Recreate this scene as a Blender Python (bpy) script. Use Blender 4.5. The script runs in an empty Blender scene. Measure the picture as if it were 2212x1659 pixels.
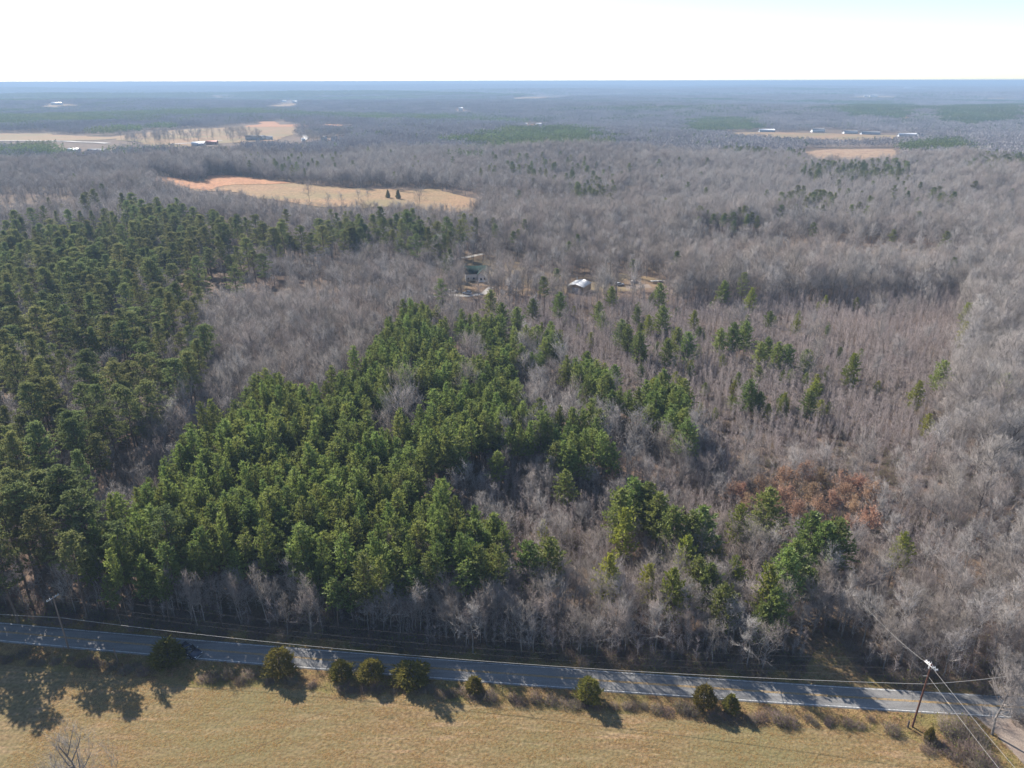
import bpy, math, time
import numpy as np
from mathutils import Vector, Matrix

T0 = time.time()
scene = bpy.context.scene
COL = scene.collection
R = math.radians

# ------------------------------------------------------------------ camera, sky, sun, exposure
CAM_H = 105.0
PITCH = R(22.72)
FPX, CX, CY = 1562.5, 1106.0, 829.5          # focal length and centre of the 2212 x 1659 photograph
cam_data = bpy.data.cameras.new('camera')
cam = bpy.data.objects.new('camera', cam_data)
COL.objects.link(cam)
cam_data.sensor_width = 36.0
cam_data.lens = 36.0 * FPX / 2212.0
cam_data.clip_start = 1.0
cam_data.clip_end = 90000.0
cam.location = (0, 0, CAM_H)
cam.rotation_euler = (R(90) - PITCH, R(0.1), 0)
scene.camera = cam

SUN_DIR = Vector((-0.64, 0.77, 0)).normalized() * math.cos(R(34)) + Vector((0, 0, math.sin(R(34))))
SUN_ENERGY = 4.6
SKY_STRENGTH = 0.09
world = bpy.data.worlds.new('World')
scene.world = world
world.use_nodes = True
wn = world.node_tree
for n in list(wn.nodes):
    wn.nodes.remove(n)
sky = wn.nodes.new('ShaderNodeTexSky')
sky.sky_type = 'NISHITA'
sky.sun_disc = False
sky.sun_elevation = R(34)
sky.sun_rotation = math.atan2(SUN_DIR.x, SUN_DIR.y)
sky.altitude = 200
sky.air_density = 0.8
sky.dust_density = 0.2
sky.ozone_density = 1.2
bg = wn.nodes.new('ShaderNodeBackground')
bg.inputs['Strength'].default_value = SKY_STRENGTH
wo = wn.nodes.new('ShaderNodeOutputWorld')
wn.links.new(sky.outputs[0], bg.inputs['Color'])
wn.links.new(bg.outputs[0], wo.inputs['Surface'])

sun_data = bpy.data.lights.new('sun', 'SUN')
sun_data.energy = SUN_ENERGY
sun_data.angle = R(0.5)
sun_data.color = (1.0, 0.93, 0.84)
sun = bpy.data.objects.new('sun', sun_data)
sun.rotation_euler = SUN_DIR.to_track_quat('Z', 'Y').to_euler()
sun.location = (-200, 300, 300)
COL.objects.link(sun)

vs = scene.view_settings
vs.view_transform = 'Standard'
vs.look = 'None'
vs.exposure = 1.15
vs.gamma = 1.0
vs.use_curve_mapping = False
scene.cycles.use_denoising = True
scene.cycles.denoiser = 'OPENIMAGEDENOISE'
scene.cycles.denoising_input_passes = 'RGB_ALBEDO_NORMAL'
scene.cycles.max_bounces = 6
scene.cycles.diffuse_bounces = 4
scene.cycles.glossy_bounces = 2
scene.cycles.transmission_bounces = 3
scene.cycles.volume_bounces = 0
scene.cycles.caustics_reflective = False
scene.cycles.caustics_refractive = False
HAZE_DENSITY = 1.75e-4
HAZE_COLOR = (0.39, 0.545, 0.75)

# ------------------------------------------------------------------ terrain and photograph geometry
ct, st = math.cos(PITCH), math.sin(PITCH)
def smooth(a, b, x):
    t = np.clip((x - a) / (b - a), 0, 1)
    return t * t * (3 - 2 * t)

def terrain(x, y):
    x = np.asarray(x, float); y = np.asarray(y, float)
    d = np.hypot(x, y)
    a = np.sin(x / 170 + 1.3) * np.sin(y / 210 + 0.6) + 0.6 * np.sin(x / 90 - y / 140 + 2.0)
    b = np.sin(x / 900 + 0.7) * np.sin(y / 700 + 1.1) + 0.7 * np.sin(x / 430 + y / 610)
    c = np.sin(x / 3100 + 2.2) * np.sin(y / 1900 + 0.4) + 0.6 * np.sin(x / 1700 - y / 1300 + 1.0)
    return (smooth(480, 900, d) * 2.0 * a + smooth(700, 1900, d) * 8.0 * b
            + smooth(2200, 7000, d) * (18.0 * c - 6.0)
            + (smooth(1700, 3600, d) * 11.0 + smooth(5000, 9000, d) * 6.0) * np.sin(y / 430 + 1.2 * np.sin(x / 800) + x / 2600) + smooth(9000, 22000, d) * 24.0 * np.sin(x / 4300 + 0.5) * np.sin(x / 1500 + y / 9000)
            - smooth(900, 2500, d) * 6.0)

def rays(px, py):
    u = (np.asarray(px, float) - CX) / FPX
    v = (CY - np.asarray(py, float)) / FPX
    return u, ct + v * st, -st + v * ct            # world x, y, z per unit of depth

def at(px, py, z=0.0):
    """Ground point seen at a pixel of the 2212 x 1659 photograph (z: height above the ground)."""
    dx, dy, dz = rays(px, py)
    if dz < -1e-4:
        t = (z - CAM_H) / dz
        if t * dy < 450:
            return Vector((dx * t, dy * t, z))
    ts = np.geomspace(200, 42000, 6000)
    X, Y, Z = dx * ts, dy * ts, CAM_H + dz * ts
    g = terrain(X, Y) + z
    k = np.nonzero(Z < g)[0]
    i = k[0] if len(k) else len(ts) - 1
    return Vector((float(X[i]), float(Y[i]), float(g[i])))

def proj(x, y, z):
    dep = y * ct - (z - CAM_H) * st
    return CX + FPX * x / dep, CY - FPX * (y * st + (z - CAM_H) * ct) / dep, dep

def inside(poly, x, y):
    p = np.asarray(poly, float)
    x = np.asarray(x, float); y = np.asarray(y, float)
    r = np.zeros(x.shape, bool)
    j = len(p) - 1
    for i in range(len(p)):
        xi, yi = p[i]; xj, yj = p[j]
        c = ((yi > y) != (yj > y)) & (x < (xj - xi) * (y - yi) / (yj - yi + 1e-12) + xi)
        r ^= c
        j = i
    return r

# ------------------------------------------------------------------ materials
def new_mat(name):
    m = bpy.data.materials.new(name)
    m.use_nodes = True
    nt = m.node_tree
    for n in list(nt.nodes):
        nt.nodes.remove(n)
    out = nt.nodes.new('ShaderNodeOutputMaterial')
    return m, nt, out

def N(nt, t, **kw):
    n = nt.nodes.new(t)
    for k, v in kw.items():
        setattr(n, k, v)
    return n

def mat(name, col, rough=0.8, metal=0.0, vary=0.12, scale=1.5, bump=0.0, spec=0.3):
    m, nt, out = new_mat(name)
    b = N(nt, 'ShaderNodeBsdfPrincipled')
    b.inputs['Roughness'].default_value = rough
    b.inputs['Metallic'].default_value = metal
    b.inputs['Specular IOR Level'].default_value = spec
    tc = N(nt, 'ShaderNodeTexCoord')
    no = N(nt, 'ShaderNodeTexNoise')
    no.inputs['Scale'].default_value = scale
    no.inputs['Detail'].default_value = 5
    nt.links.new(tc.outputs['Object'], no.inputs['Vector'])
    rp = N(nt, 'ShaderNodeValToRGB')
    c0 = [c * (1 - vary * 2) for c in col]; c1 = [min(1, c * (1 + vary * 2)) for c in col]
    rp.color_ramp.elements[0].position = 0.3; rp.color_ramp.elements[1].position = 0.7
    rp.color_ramp.elements[0].color = (*c0, 1); rp.color_ramp.elements[1].color = (*c1, 1)
    nt.links.new(no.outputs['Fac'], rp.inputs[0])
    nt.links.new(rp.outputs[0], b.inputs['Base Color'])
    if bump:
        bp = N(nt, 'ShaderNodeBump'); bp.inputs['Strength'].default_value = bump
        bp.inputs['Distance'].default_value = 0.1
        nt.links.new(no.outputs['Fac'], bp.inputs['Height'])
        nt.links.new(bp.outputs[0], b.inputs['Normal'])
    nt.links.new(b.outputs[0], out.inputs[0])
    return m

def plant_mat(name, col, trans=0.3, hue=0.02, val=0.35, rough=0.6, gloss=0.0, tint=None):
    """Foliage or twigs: diffuse and translucent, each plant a little different."""
    m, nt, out = new_mat(name)
    oi = N(nt, 'ShaderNodeObjectInfo')
    hsv = N(nt, 'ShaderNodeHueSaturation')
    hsv.inputs['Color'].default_value = (*col, 1)
    geo = N(nt, 'ShaderNodeNewGeometry')
    def rng(src, a, b, inp):
        mr = N(nt, 'ShaderNodeMapRange')
        mr.inputs[3].default_value = a; mr.inputs[4].default_value = b
        nt.links.new(src, mr.inputs[0]); nt.links.new(mr.outputs[0], inp)
    rng(oi.outputs['Random'], 0.5 - hue, 0.5 + hue, hsv.inputs['Hue'])
    wnz = N(nt, 'ShaderNodeTexWhiteNoise', noise_dimensions='1D')
    nt.links.new(oi.outputs['Random'], wnz.inputs['W'])
    # per tree and per spray brightness
    ad = N(nt, 'ShaderNodeMath', operation='MULTIPLY_ADD')
    ad.inputs[1].default_value = 0.5; ad.inputs[2].default_value = 0.0
    nt.links.new(wnz.outputs['Value'], ad.inputs[0])
    ad2 = N(nt, 'ShaderNodeMath', operation='MULTIPLY_ADD')
    ad2.inputs[1].default_value = 0.5
    nt.links.new(geo.outputs['Random Per Island'], ad2.inputs[0])
    nt.links.new(ad.outputs[0], ad2.inputs[2])
    rng(ad2.outputs[0], 1 - val, 1 + val, hsv.inputs['Value'])
    src = hsv.outputs['Color']
    d = N(nt, 'ShaderNodeBsdfDiffuse')
    nt.links.new(src, d.inputs['Color'])
    last = d.outputs[0]
    if trans > 0:
        t = N(nt, 'ShaderNodeBsdfTranslucent')
        nt.links.new(src, t.inputs['Color'])
        # a thin leaf reflects and passes light: both lobes, the second one weaker
        dim = N(nt, 'ShaderNodeMixShader'); dim.inputs[0].default_value = trans * 2.0
        tr0 = N(nt, 'ShaderNodeBsdfDiffuse'); tr0.inputs['Color'].default_value = (0, 0, 0, 1)
        nt.links.new(tr0.outputs[0], dim.inputs[1]); nt.links.new(t.outputs[0], dim.inputs[2])
        mx = N(nt, 'ShaderNodeAddShader')
        nt.links.new(last, mx.inputs[0]); nt.links.new(dim.outputs[0], mx.inputs[1])
        last = mx.outputs[0]
    if gloss > 0:
        g = N(nt, 'ShaderNodeBsdfGlossy'); g.inputs['Roughness'].default_value = rough
        g.inputs['Color'].default_value = (0.9, 0.95, 0.85, 1)
        mx = N(nt, 'ShaderNodeMixShader'); mx.inputs[0].default_value = gloss
        nt.links.new(last, mx.inputs[1]); nt.links.new(g.outputs[0], mx.inputs[2])
        last = mx.outputs[0]
    nt.links.new(last, out.inputs[0])
    return m

def ground_mat(name, stops, scale, detail=8, rough=0.95, stretch=(1, 1, 1), bump=0.4, bumpdist=0.15, big=None, rotz=0.0, fine=6.0):
    m, nt, out = new_mat(name)
    b = N(nt, 'ShaderNodeBsdfPrincipled')
    b.inputs['Roughness'].default_value = rough
    b.inputs['Specular IOR Level'].default_value = 0.1
    tc = N(nt, 'ShaderNodeTexCoord')
    mp = N(nt, 'ShaderNodeMapping')
    mp.inputs['Scale'].default_value = stretch
    mp.inputs['Rotation'].default_value = (0, 0, rotz)
    nt.links.new(tc.outputs['Object'], mp.inputs['Vector'])
    no = N(nt, 'ShaderNodeTexNoise')
    no.inputs['Scale'].default_value = scale
    no.inputs['Detail'].default_value = detail
    no.inputs['Roughness'].default_value = 0.65
    nt.links.new(mp.outputs[0], no.inputs['Vector'])
    rp = N(nt, 'ShaderNodeValToRGB')
    el = rp.color_ramp.elements
    while len(el) < len(stops):
        el.new(0.5)
    for e, (p, c) in zip(el, stops):
        e.position = p; e.color = (*c, 1)
    nt.links.new(no.outputs['Fac'], rp.inputs[0])
    n2 = N(nt, 'ShaderNodeTexNoise')
    n2.inputs['Scale'].default_value = fine
    n2.inputs['Detail'].default_value = 6
    nt.links.new(tc.outputs['Object'], n2.inputs['Vector'])
    mr = N(nt, 'ShaderNodeMapRange'); mr.inputs[1].default_value = 0.3; mr.inputs[2].default_value = 0.7
    mr.inputs[3].default_value = 0.62; mr.inputs[4].default_value = 1.36
    nt.links.new(n2.outputs['Fac'], mr.inputs[0])
    mu = N(nt, 'ShaderNodeMix', data_type='RGBA', blend_type='MULTIPLY')
    mu.inputs[0].default_value = 1.0
    nt.links.new(rp.outputs[0], mu.inputs[6])
    nt.links.new(mr.outputs[0], mu.inputs[7])
    col = mu.outputs[2]
    if big:
        (bs, bcol, bstr) = big
        n3 = N(nt, 'ShaderNodeTexNoise'); n3.inputs['Scale'].default_value = bs; n3.inputs['Detail'].default_value = 4
        nt.links.new(tc.outputs['Object'], n3.inputs['Vector'])
        m3 = N(nt, 'ShaderNodeMapRange'); m3.inputs[1].default_value = 0.42; m3.inputs[2].default_value = 0.65
        m3.inputs[3].default_value = 0; m3.inputs[4].default_value = bstr
        nt.links.new(n3.outputs['Fac'], m3.inputs[0])
        mx = N(nt, 'ShaderNodeMix', data_type='RGBA')
        nt.links.new(m3.outputs[0], mx.inputs[0])
        nt.links.new(col, mx.inputs[6]); mx.inputs[7].default_value = (*bcol, 1)
        col = mx.outputs[2]
    nt.links.new(col, b.inputs['Base Color'])
    bp = N(nt, 'ShaderNodeBump'); bp.inputs['Strength'].default_value = bump; bp.inputs['Distance'].default_value = bumpdist
    nt.links.new(n2.outputs['Fac'], bp.inputs['Height'])
    nt.links.new(bp.outputs[0], b.inputs['Normal'])
    nt.links.new(b.outputs[0], out.inputs[0])
    return m

M = {}
M['litter'] = ground_mat('leaf_litter', [(0.3, (0.10, 0.068, 0.052)), (0.5, (0.165, 0.115, 0.085)), (0.7, (0.24, 0.165, 0.11))], 0.12, fine=2.5, bumpdist=0.4,
                         big=(0.02, (0.12, 0.095, 0.06), 0.6))
M['meadow'] = ground_mat('meadow_grass', [(0.30, (0.142, 0.110, 0.054)), (0.42, (0.23, 0.158, 0.084)), (0.52, (0.185, 0.143, 0.070)), (0.62, (0.285, 0.194, 0.112)), (0.74, (0.212, 0.165, 0.085))], 0.45,
                         stretch=(0.14, 1.0, 1), rotz=R(-4), bump=0.9, bumpdist=0.25, big=(0.035, (0.165, 0.145, 0.066), 0.7), fine=1.6)
M['verge'] = ground_mat('verge_grass', [(0.3, (0.13, 0.08, 0.045)), (0.5, (0.23, 0.15, 0.07)), (0.7, (0.30, 0.21, 0.09))], 0.5, bump=0.9, fine=4.0,
                        big=(0.12, (0.17, 0.16, 0.055), 0.7), bumpdist=0.3)
M['asphalt'] = ground_mat('asphalt', [(0.3, (0.14, 0.137, 0.132)), (0.5, (0.20, 0.195, 0.187)), (0.7, (0.25, 0.245, 0.235))], 0.5, stretch=(0.12, 1.6, 1), rotz=R(3), bump=0.15, bumpdist=0.02,
                          fine=14.0, rough=0.85)
M['gravel'] = ground_mat('side_road_surface', [(0.3, (0.20, 0.15, 0.12)), (0.6, (0.29, 0.235, 0.19))], 0.4, fine=8.0, bump=0.3, bumpdist=0.03)
M['field_tan'] = ground_mat('far_pasture', [(0.3, (0.25, 0.155, 0.085)), (0.5, (0.32, 0.20, 0.11)), (0.7, (0.27, 0.20, 0.105))], 0.03, stretch=(0.6, 1.6, 1), fine=0.4, bump=0.1,
                            big=(0.012, (0.22, 0.19, 0.095), 0.7))
M['field_orange'] = ground_mat('far_broomsedge', [(0.3, (0.33, 0.165, 0.085)), (0.5, (0.42, 0.21, 0.11)), (0.7, (0.36, 0.21, 0.11))], 0.03, fine=0.4, bump=0.1)
M['field_brown'] = ground_mat('far_cutover', [(0.3, (0.19, 0.115, 0.08)), (0.5, (0.33, 0.22, 0.14)), (0.7, (0.38, 0.28, 0.18))], 0.05, fine=0.4, bump=0.1)
M['yard'] = ground_mat('yard_ground', [(0.3, (0.16, 0.11, 0.07)), (0.5, (0.23, 0.155, 0.095)), (0.7, (0.28, 0.20, 0.125))], 0.1, fine=1.5, bump=0.3, big=(0.05, (0.20, 0.175, 0.09), 0.6))
M['lane'] = ground_mat('pale_lane', [(0.3, (0.45, 0.42, 0.38)), (0.6, (0.55, 0.51, 0.46))], 0.2, fine=2.0, bump=0.1)
M['white_line'] = mat('white_line_paint', (0.52, 0.52, 0.50), 0.75, vary=0.26, scale=3.5)
M['yellow_line'] = mat('yellow_line_paint', (0.40, 0.24, 0.055), 0.75, vary=0.25, scale=2.5)

M['pine'] = plant_mat('pine_needles', (0.102, 0.123, 0.030), 0.46, 0.022, 0.6, gloss=0.035, rough=0.65)
M['pine_yellow'] = plant_mat('pale_pine_needles', (0.135, 0.14, 0.022), 0.45, 0.015, 0.45, gloss=0.03, rough=0.65)
M['tall_pine'] = plant_mat('mature_pine_needles', (0.108, 0.118, 0.042), 0.45, 0.03, 0.6, gloss=0.03, rough=0.65)
M['far_pine'] = plant_mat('far_pine_needles', (0.075, 0.095, 0.035), 0.35, 0.02, 0.4)
M['cedar'] = plant_mat('cedar_sprays', (0.088, 0.078, 0.020), 0.38, 0.02, 0.45)
M['pine_bark'] = mat('pine_bark', (0.13, 0.095, 0.075), 0.95, scale=4, bump=0.3)
M['bark'] = mat('grey_bark', (0.21, 0.185, 0.165), 0.9, scale=3, vary=0.2, bump=0.3)
M['dark_bark'] = mat('dark_bark', (0.10, 0.08, 0.07), 0.95, scale=3, vary=0.2, bump=0.3)
M['brown_twig'] = plant_mat('brown_bare_twigs', (0.29, 0.25, 0.222), 0.0, 0.015, 0.4)
M['twig'] = plant_mat('bare_twigs', (0.345, 0.318, 0.298), 0.0, 0.012, 0.4)
M['sapling_twig'] = plant_mat('sapling_twigs', (0.36, 0.305, 0.285), 0.0, 0.012, 0.36)
M['pale_twig'] = plant_mat('pale_twigs', (0.335, 0.30, 0.275), 0.0, 0.01, 0.3)
M['far_twig'] = plant_mat('far_bare_crowns', (0.36, 0.33, 0.325), 0.0, 0.012, 0.35)
M['scrub_twig'] = plant_mat('scrub_stems', (0.20, 0.155, 0.13), 0.0, 0.025, 0.4)
M['russet'] = plant_mat('russet_leaves', (0.29, 0.185, 0.118), 0.3, 0.02, 0.4)
M['dry_grass'] = plant_mat('dry_grass_blades', (0.31, 0.215, 0.10), 0.5, 0.02, 0.3)
M['weed'] = plant_mat('dead_weed_stems', (0.24, 0.155, 0.085), 0.2, 0.02, 0.4)
M['green_weed'] = plant_mat('green_weed_leaves', (0.13, 0.14, 0.035), 0.3, 0.02, 0.35)

M['wood_pole'] = mat('weathered_pole', (0.20, 0.15, 0.12), 0.9, scale=5, bump=0.2)
M['red_pole'] = mat('creosote_pole', (0.13, 0.058, 0.038), 0.9, scale=5, bump=0.2)
M['pale_wood'] = mat('bleached_crossarm', (0.62, 0.60, 0.57), 0.75, scale=6)
M['porcelain'] = mat('porcelain', (0.75, 0.75, 0.74), 0.25, vary=0.02, spec=0.6)
M['can'] = mat('grey_transformer_can', (0.62, 0.64, 0.65), 0.4, vary=0.04)
M['wire'] = mat('bare_wire', (0.42, 0.40, 0.37), 0.55, metal=0.2, vary=0.04)
M['dark_wire'] = mat('weathered_wire', (0.10, 0.09, 0.085), 0.7, metal=0.1, vary=0.04)
M['telecom'] = mat('cable_sheath', (0.45, 0.42, 0.38), 0.5, vary=0.04)
M['car_paint'] = mat('dark_blue_car_paint', (0.022, 0.032, 0.058), 0.22, vary=0.03, spec=0.6)
M['white_paint'] = mat('white_car_paint', (0.72, 0.73, 0.74), 0.3, vary=0.02, spec=0.5)
M['glass'] = mat('dark_glass', (0.014, 0.018, 0.022), 0.08, vary=0.02, spec=0.6)
M['tyre'] = mat('tyre_rubber', (0.02, 0.02, 0.02), 0.9)
M['rim'] = mat('alloy_rim', (0.42, 0.42, 0.43), 0.35, metal=0.8, vary=0.03)
M['lamp'] = mat('lamp_lens', (0.70, 0.72, 0.75), 0.15, vary=0.02, spec=0.6)
M['tail'] = mat('tail_lens', (0.25, 0.01, 0.01), 0.2, vary=0.02)
M['trim'] = mat('chrome_trim', (0.55, 0.56, 0.58), 0.3, metal=0.7, vary=0.02)
M['green_roof'] = mat('dark_green_roofing', (0.012, 0.030, 0.027), 0.85, vary=0.1, scale=2, spec=0.08)
M['metal_roof'] = mat('pale_metal_roofing', (0.60, 0.61, 0.62), 0.45, vary=0.04, scale=0.7)
M['grey_roof'] = mat('grey_shingle_roofing', (0.14, 0.145, 0.16), 0.85, vary=0.1)
M['red_roof'] = mat('rusty_red_roofing', (0.30, 0.085, 0.05), 0.7, vary=0.1)
M['dark_roof'] = mat('dark_roofing', (0.05, 0.052, 0.06), 0.8, vary=0.1)
M['white_wall'] = mat('white_siding', (0.72, 0.71, 0.68), 0.7, vary=0.03)
M['tan_wall'] = mat('tan_metal_siding', (0.42, 0.33, 0.25), 0.6, vary=0.06)
M['grey_wall'] = mat('grey_siding', (0.40, 0.41, 0.43), 0.7, vary=0.05)
M['brick_wall'] = mat('brick_facing', (0.28, 0.15, 0.11), 0.85, vary=0.15, scale=4)
M['concrete'] = mat('pale_concrete', (0.50, 0.48, 0.45), 0.85, vary=0.08)
M['dark_metal'] = mat('dark_metal', (0.08, 0.085, 0.09), 0.5)
M['junk'] = mat('broken_boards', (0.35, 0.27, 0.20), 0.85, vary=0.25, scale=3)

# ------------------------------------------------------------------ mesh building
class MB:
    """Collects vertices and triangles; build() links them as one mesh object."""
    def __init__(self):
        self.v, self.f, self.m, self.n = [], [], [], 0
    def add(self, V, F, mi=0):
        V = np.asarray(V, np.float32).reshape(-1, 3); F = np.asarray(F, np.int32).reshape(-1, 3)
        self.v.append(V); self.f.append(F + self.n); self.m.append(np.full(len(F), mi, np.int32))
        self.n += len(V)
        return self
    def tubes(self, p0, p1, r0, r1, sides=5, mi=0, tip=False):
        p0 = np.asarray(p0, float).reshape(-1, 3); p1 = np.asarray(p1, float).reshape(-1, 3)
        n = len(p0)
        if n == 0:
            return self
        r0 = np.broadcast_to(np.asarray(r0, float), (n,)); r1 = np.broadcast_to(np.asarray(r1, float), (n,))
        d = p1 - p0
        d = d / (np.linalg.norm(d, axis=1, keepdims=True) + 1e-9)
        a = np.where(np.abs(d[:, 2:3]) < 0.9, np.array([[0, 0, 1.0]]), np.array([[1.0, 0, 0]]))
        u = np.cross(d, a); u /= np.linalg.norm(u, axis=1, keepdims=True) + 1e-9
        w = np.cross(d, u)
        ang = np.arange(sides) * 2 * math.pi / sides
        ring = np.cos(ang)[None, :, None] * u[:, None, :] + np.sin(ang)[None, :, None] * w[:, None, :]
        A = p0[:, None, :] + ring * r0[:, None, None]
        k = np.arange(sides); k2 = (k + 1) % sides
        if tip:
            V = np.concatenate([A, p1[:, None, :]], 1)
            F1 = np.stack([k, k2, np.full(sides, sides)], 1)
        else:
            B = p1[:, None, :] + ring * r1[:, None, None]
            V = np.concatenate([A, B], 1)
            F1 = np.concatenate([np.stack([k, k2, k2 + sides], 1), np.stack([k, k2 + sides, k + sides], 1)])
        st_ = V.shape[1]
        F = (F1[None] + (np.arange(n) * st_)[:, None, None]).reshape(-1, 3)
        return self.add(V.reshape(-1, 3), F, mi)
    def path(self, pts, radii, sides=6, mi=0):
        pts = np.asarray(pts, float); radii = np.asarray(radii, float)
        self.tubes(pts[:-1], pts[1:], radii[:-1], radii[1:], sides, mi)
        return self
    def cyl(self, p0, p1, r0, r1=None, sides=10, mi=0):
        r1 = r0 if r1 is None else r1
        p0 = np.asarray(p0, float); p1 = np.asarray(p1, float)
        self.tubes([p0], [p1], r0, r1, sides, mi)
        d = (p1 - p0) / (np.linalg.norm(p1 - p0) + 1e-9)
        self.tubes([p1], [p1 + d * 1e-3], r1, 0, sides, mi, tip=True)
        self.tubes([p0], [p0 - d * 1e-3], r0, 0, sides, mi, tip=True)
        return self
    def kites(self, c, d, L, W, rng, mi=0):
        """Leaf-like kites starting at c, pointing along d."""
        c = np.asarray(c, float).reshape(-1, 3); d = np.asarray(d, float).reshape(-1, 3)
        n = len(c)
        L = np.broadcast_to(np.asarray(L, float), (n,)); W = np.broadcast_to(np.asarray(W, float), (n,))
        d = d / (np.linalg.norm(d, axis=1, keepdims=True) + 1e-9)
        q = rng.normal(size=(n, 3))
        s = np.cross(d, q); s /= np.linalg.norm(s, axis=1, keepdims=True) + 1e-9
        mid = c + d * (L * 0.5)[:, None]
        V = np.stack([c, mid - s * (W / 2)[:, None], c + d * L[:, None], mid + s * (W / 2)[:, None]], 1)
        F = (np.array([[0, 1, 2], [0, 2, 3]])[None] + (np.arange(n) * 4)[:, None, None]).reshape(-1, 3)
        return self.add(V.reshape(-1, 3), F, mi)
    def box(self, lo, hi, mi=0, mat4=None):
        x0, y0, z0 = lo; x1, y1, z1 = hi
        V = np.array([[x0, y0, z0], [x1, y0, z0], [x1, y1, z0], [x0, y1, z0], [x0, y0, z1], [x1, y0, z1], [x1, y1, z1], [x0, y1, z1]], float)
        if mat4 is not None:
            V = np.array([mat4 @ Vector(v) for v in V])
        F = [[0, 2, 1], [0, 3, 2], [4, 5, 6], [4, 6, 7], [0, 1, 5], [0, 5, 4], [1, 2, 6], [1, 6, 5], [2, 3, 7], [2, 7, 6], [3, 0, 4], [3, 4, 7]]
        return self.add(V, F, mi)
    def prism(self, prof, y0, y1, axis='y', mi=0):
        """A closed x-z outline pulled along y."""
        from mathutils.geometry import tessellate_polygon
        p = [Vector((a, b, 0)) for a, b in prof]
        tri = tessellate_polygon([p])
        n = len(prof)
        V = [[a, y0, b] for a, b in prof] + [[a, y1, b] for a, b in prof]
        F = [[a, b, c] for a, b, c in tri] + [[a + n, c + n, b + n] for a, b, c in tri]
        for i in range(n):
            j = (i + 1) % n
            F += [[i, j, j + n], [i, j + n, i + n]]
        return self.add(V, F, mi)
    def mesh(self, name, mats, smooth=False):
        V = np.concatenate(self.v) if self.v else np.zeros((0, 3), np.float32)
        F = np.concatenate(self.f) if self.f else np.zeros((0, 3), np.int32)
        me = bpy.data.meshes.new(name)
        me.vertices.add(len(V)); me.vertices.foreach_set('co', V.astype(np.float32).ravel())
        me.loops.add(len(F) * 3); me.loops.foreach_set('vertex_index', F.astype(np.int32).ravel())
        me.polygons.add(len(F)); me.polygons.foreach_set('loop_start', (np.arange(len(F)) * 3).astype(np.int32))
        mats = mats if isinstance(mats, (list, tuple)) else [mats]
        for m in mats:
            me.materials.append(m)
        if len(mats) > 1:
            me.polygons.foreach_set('material_index', np.concatenate(self.m))
        me.update(calc_edges=True)
        if smooth:
            me.polygons.foreach_set('use_smooth', np.ones(len(F), bool))
        return me
    def build(self, name, mats, parent=None, smooth=False):
        o = bpy.data.objects.new(name, self.mesh(name, mats, smooth))
        COL.objects.link(o)
        if parent is not None:
            o.parent = parent
        return o

def tag(o, label=None, cat=None, group=None, kind=None):
    if label: o['label'] = label
    if cat: o['category'] = cat
    if group: o['group'] = group
    if kind: o['kind'] = kind
    return o

def empty(name, loc=(0, 0, 0), rz=0.0, scale=1.0):
    o = bpy.data.objects.new(name, None)
    o.empty_display_size = 0.5
    COL.objects.link(o)
    o.location = loc; o.rotation_euler = (0, 0, rz)
    o.scale = (scale,) * 3
    return o

def copy_tree(o, parent=None):
    c = o.copy()
    COL.objects.link(c)
    if parent is not None:
        c.parent = parent
    for ch in o.children:
        copy_tree(ch, c)
    return c

# ------------------------------------------------------------------ the setting: ground, fields, roads
def ground_sheet():
    rad = np.concatenate([[0.0], np.geomspace(12, 42000, 330)])
    na = 420
    ang = np.linspace(0, 2 * math.pi, na, endpoint=False)
    X = rad[1:, None] * np.sin(ang)[None]; Y = rad[1:, None] * np.cos(ang)[None]
    V = np.stack([X, Y, terrain(X, Y)], -1).reshape(-1, 3)
    V = np.concatenate([[[0, 0, 0]], V])
    nr = len(rad) - 1
    i, j = np.meshgrid(np.arange(nr - 1), np.arange(na), indexing='ij')
    a = 1 + i * na + j; b = 1 + i * na + (j + 1) % na; c = a + na; d = b + na
    F = np.concatenate([np.stack([a, b, d], -1).reshape(-1, 3), np.stack([a, d, c], -1).reshape(-1, 3)])
    F0 = np.stack([np.zeros(na, int), 1 + (np.arange(na) + 1) % na, 1 + np.arange(na)], -1)
    F = np.concatenate([F[:, ::-1], F0[:, ::-1]])
    mb = MB(); mb.add(V, F[:, ::-1])
    o = mb.build('ground', M['litter'], smooth=True)
    tag(o, kind='structure')
ground_sheet()

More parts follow.
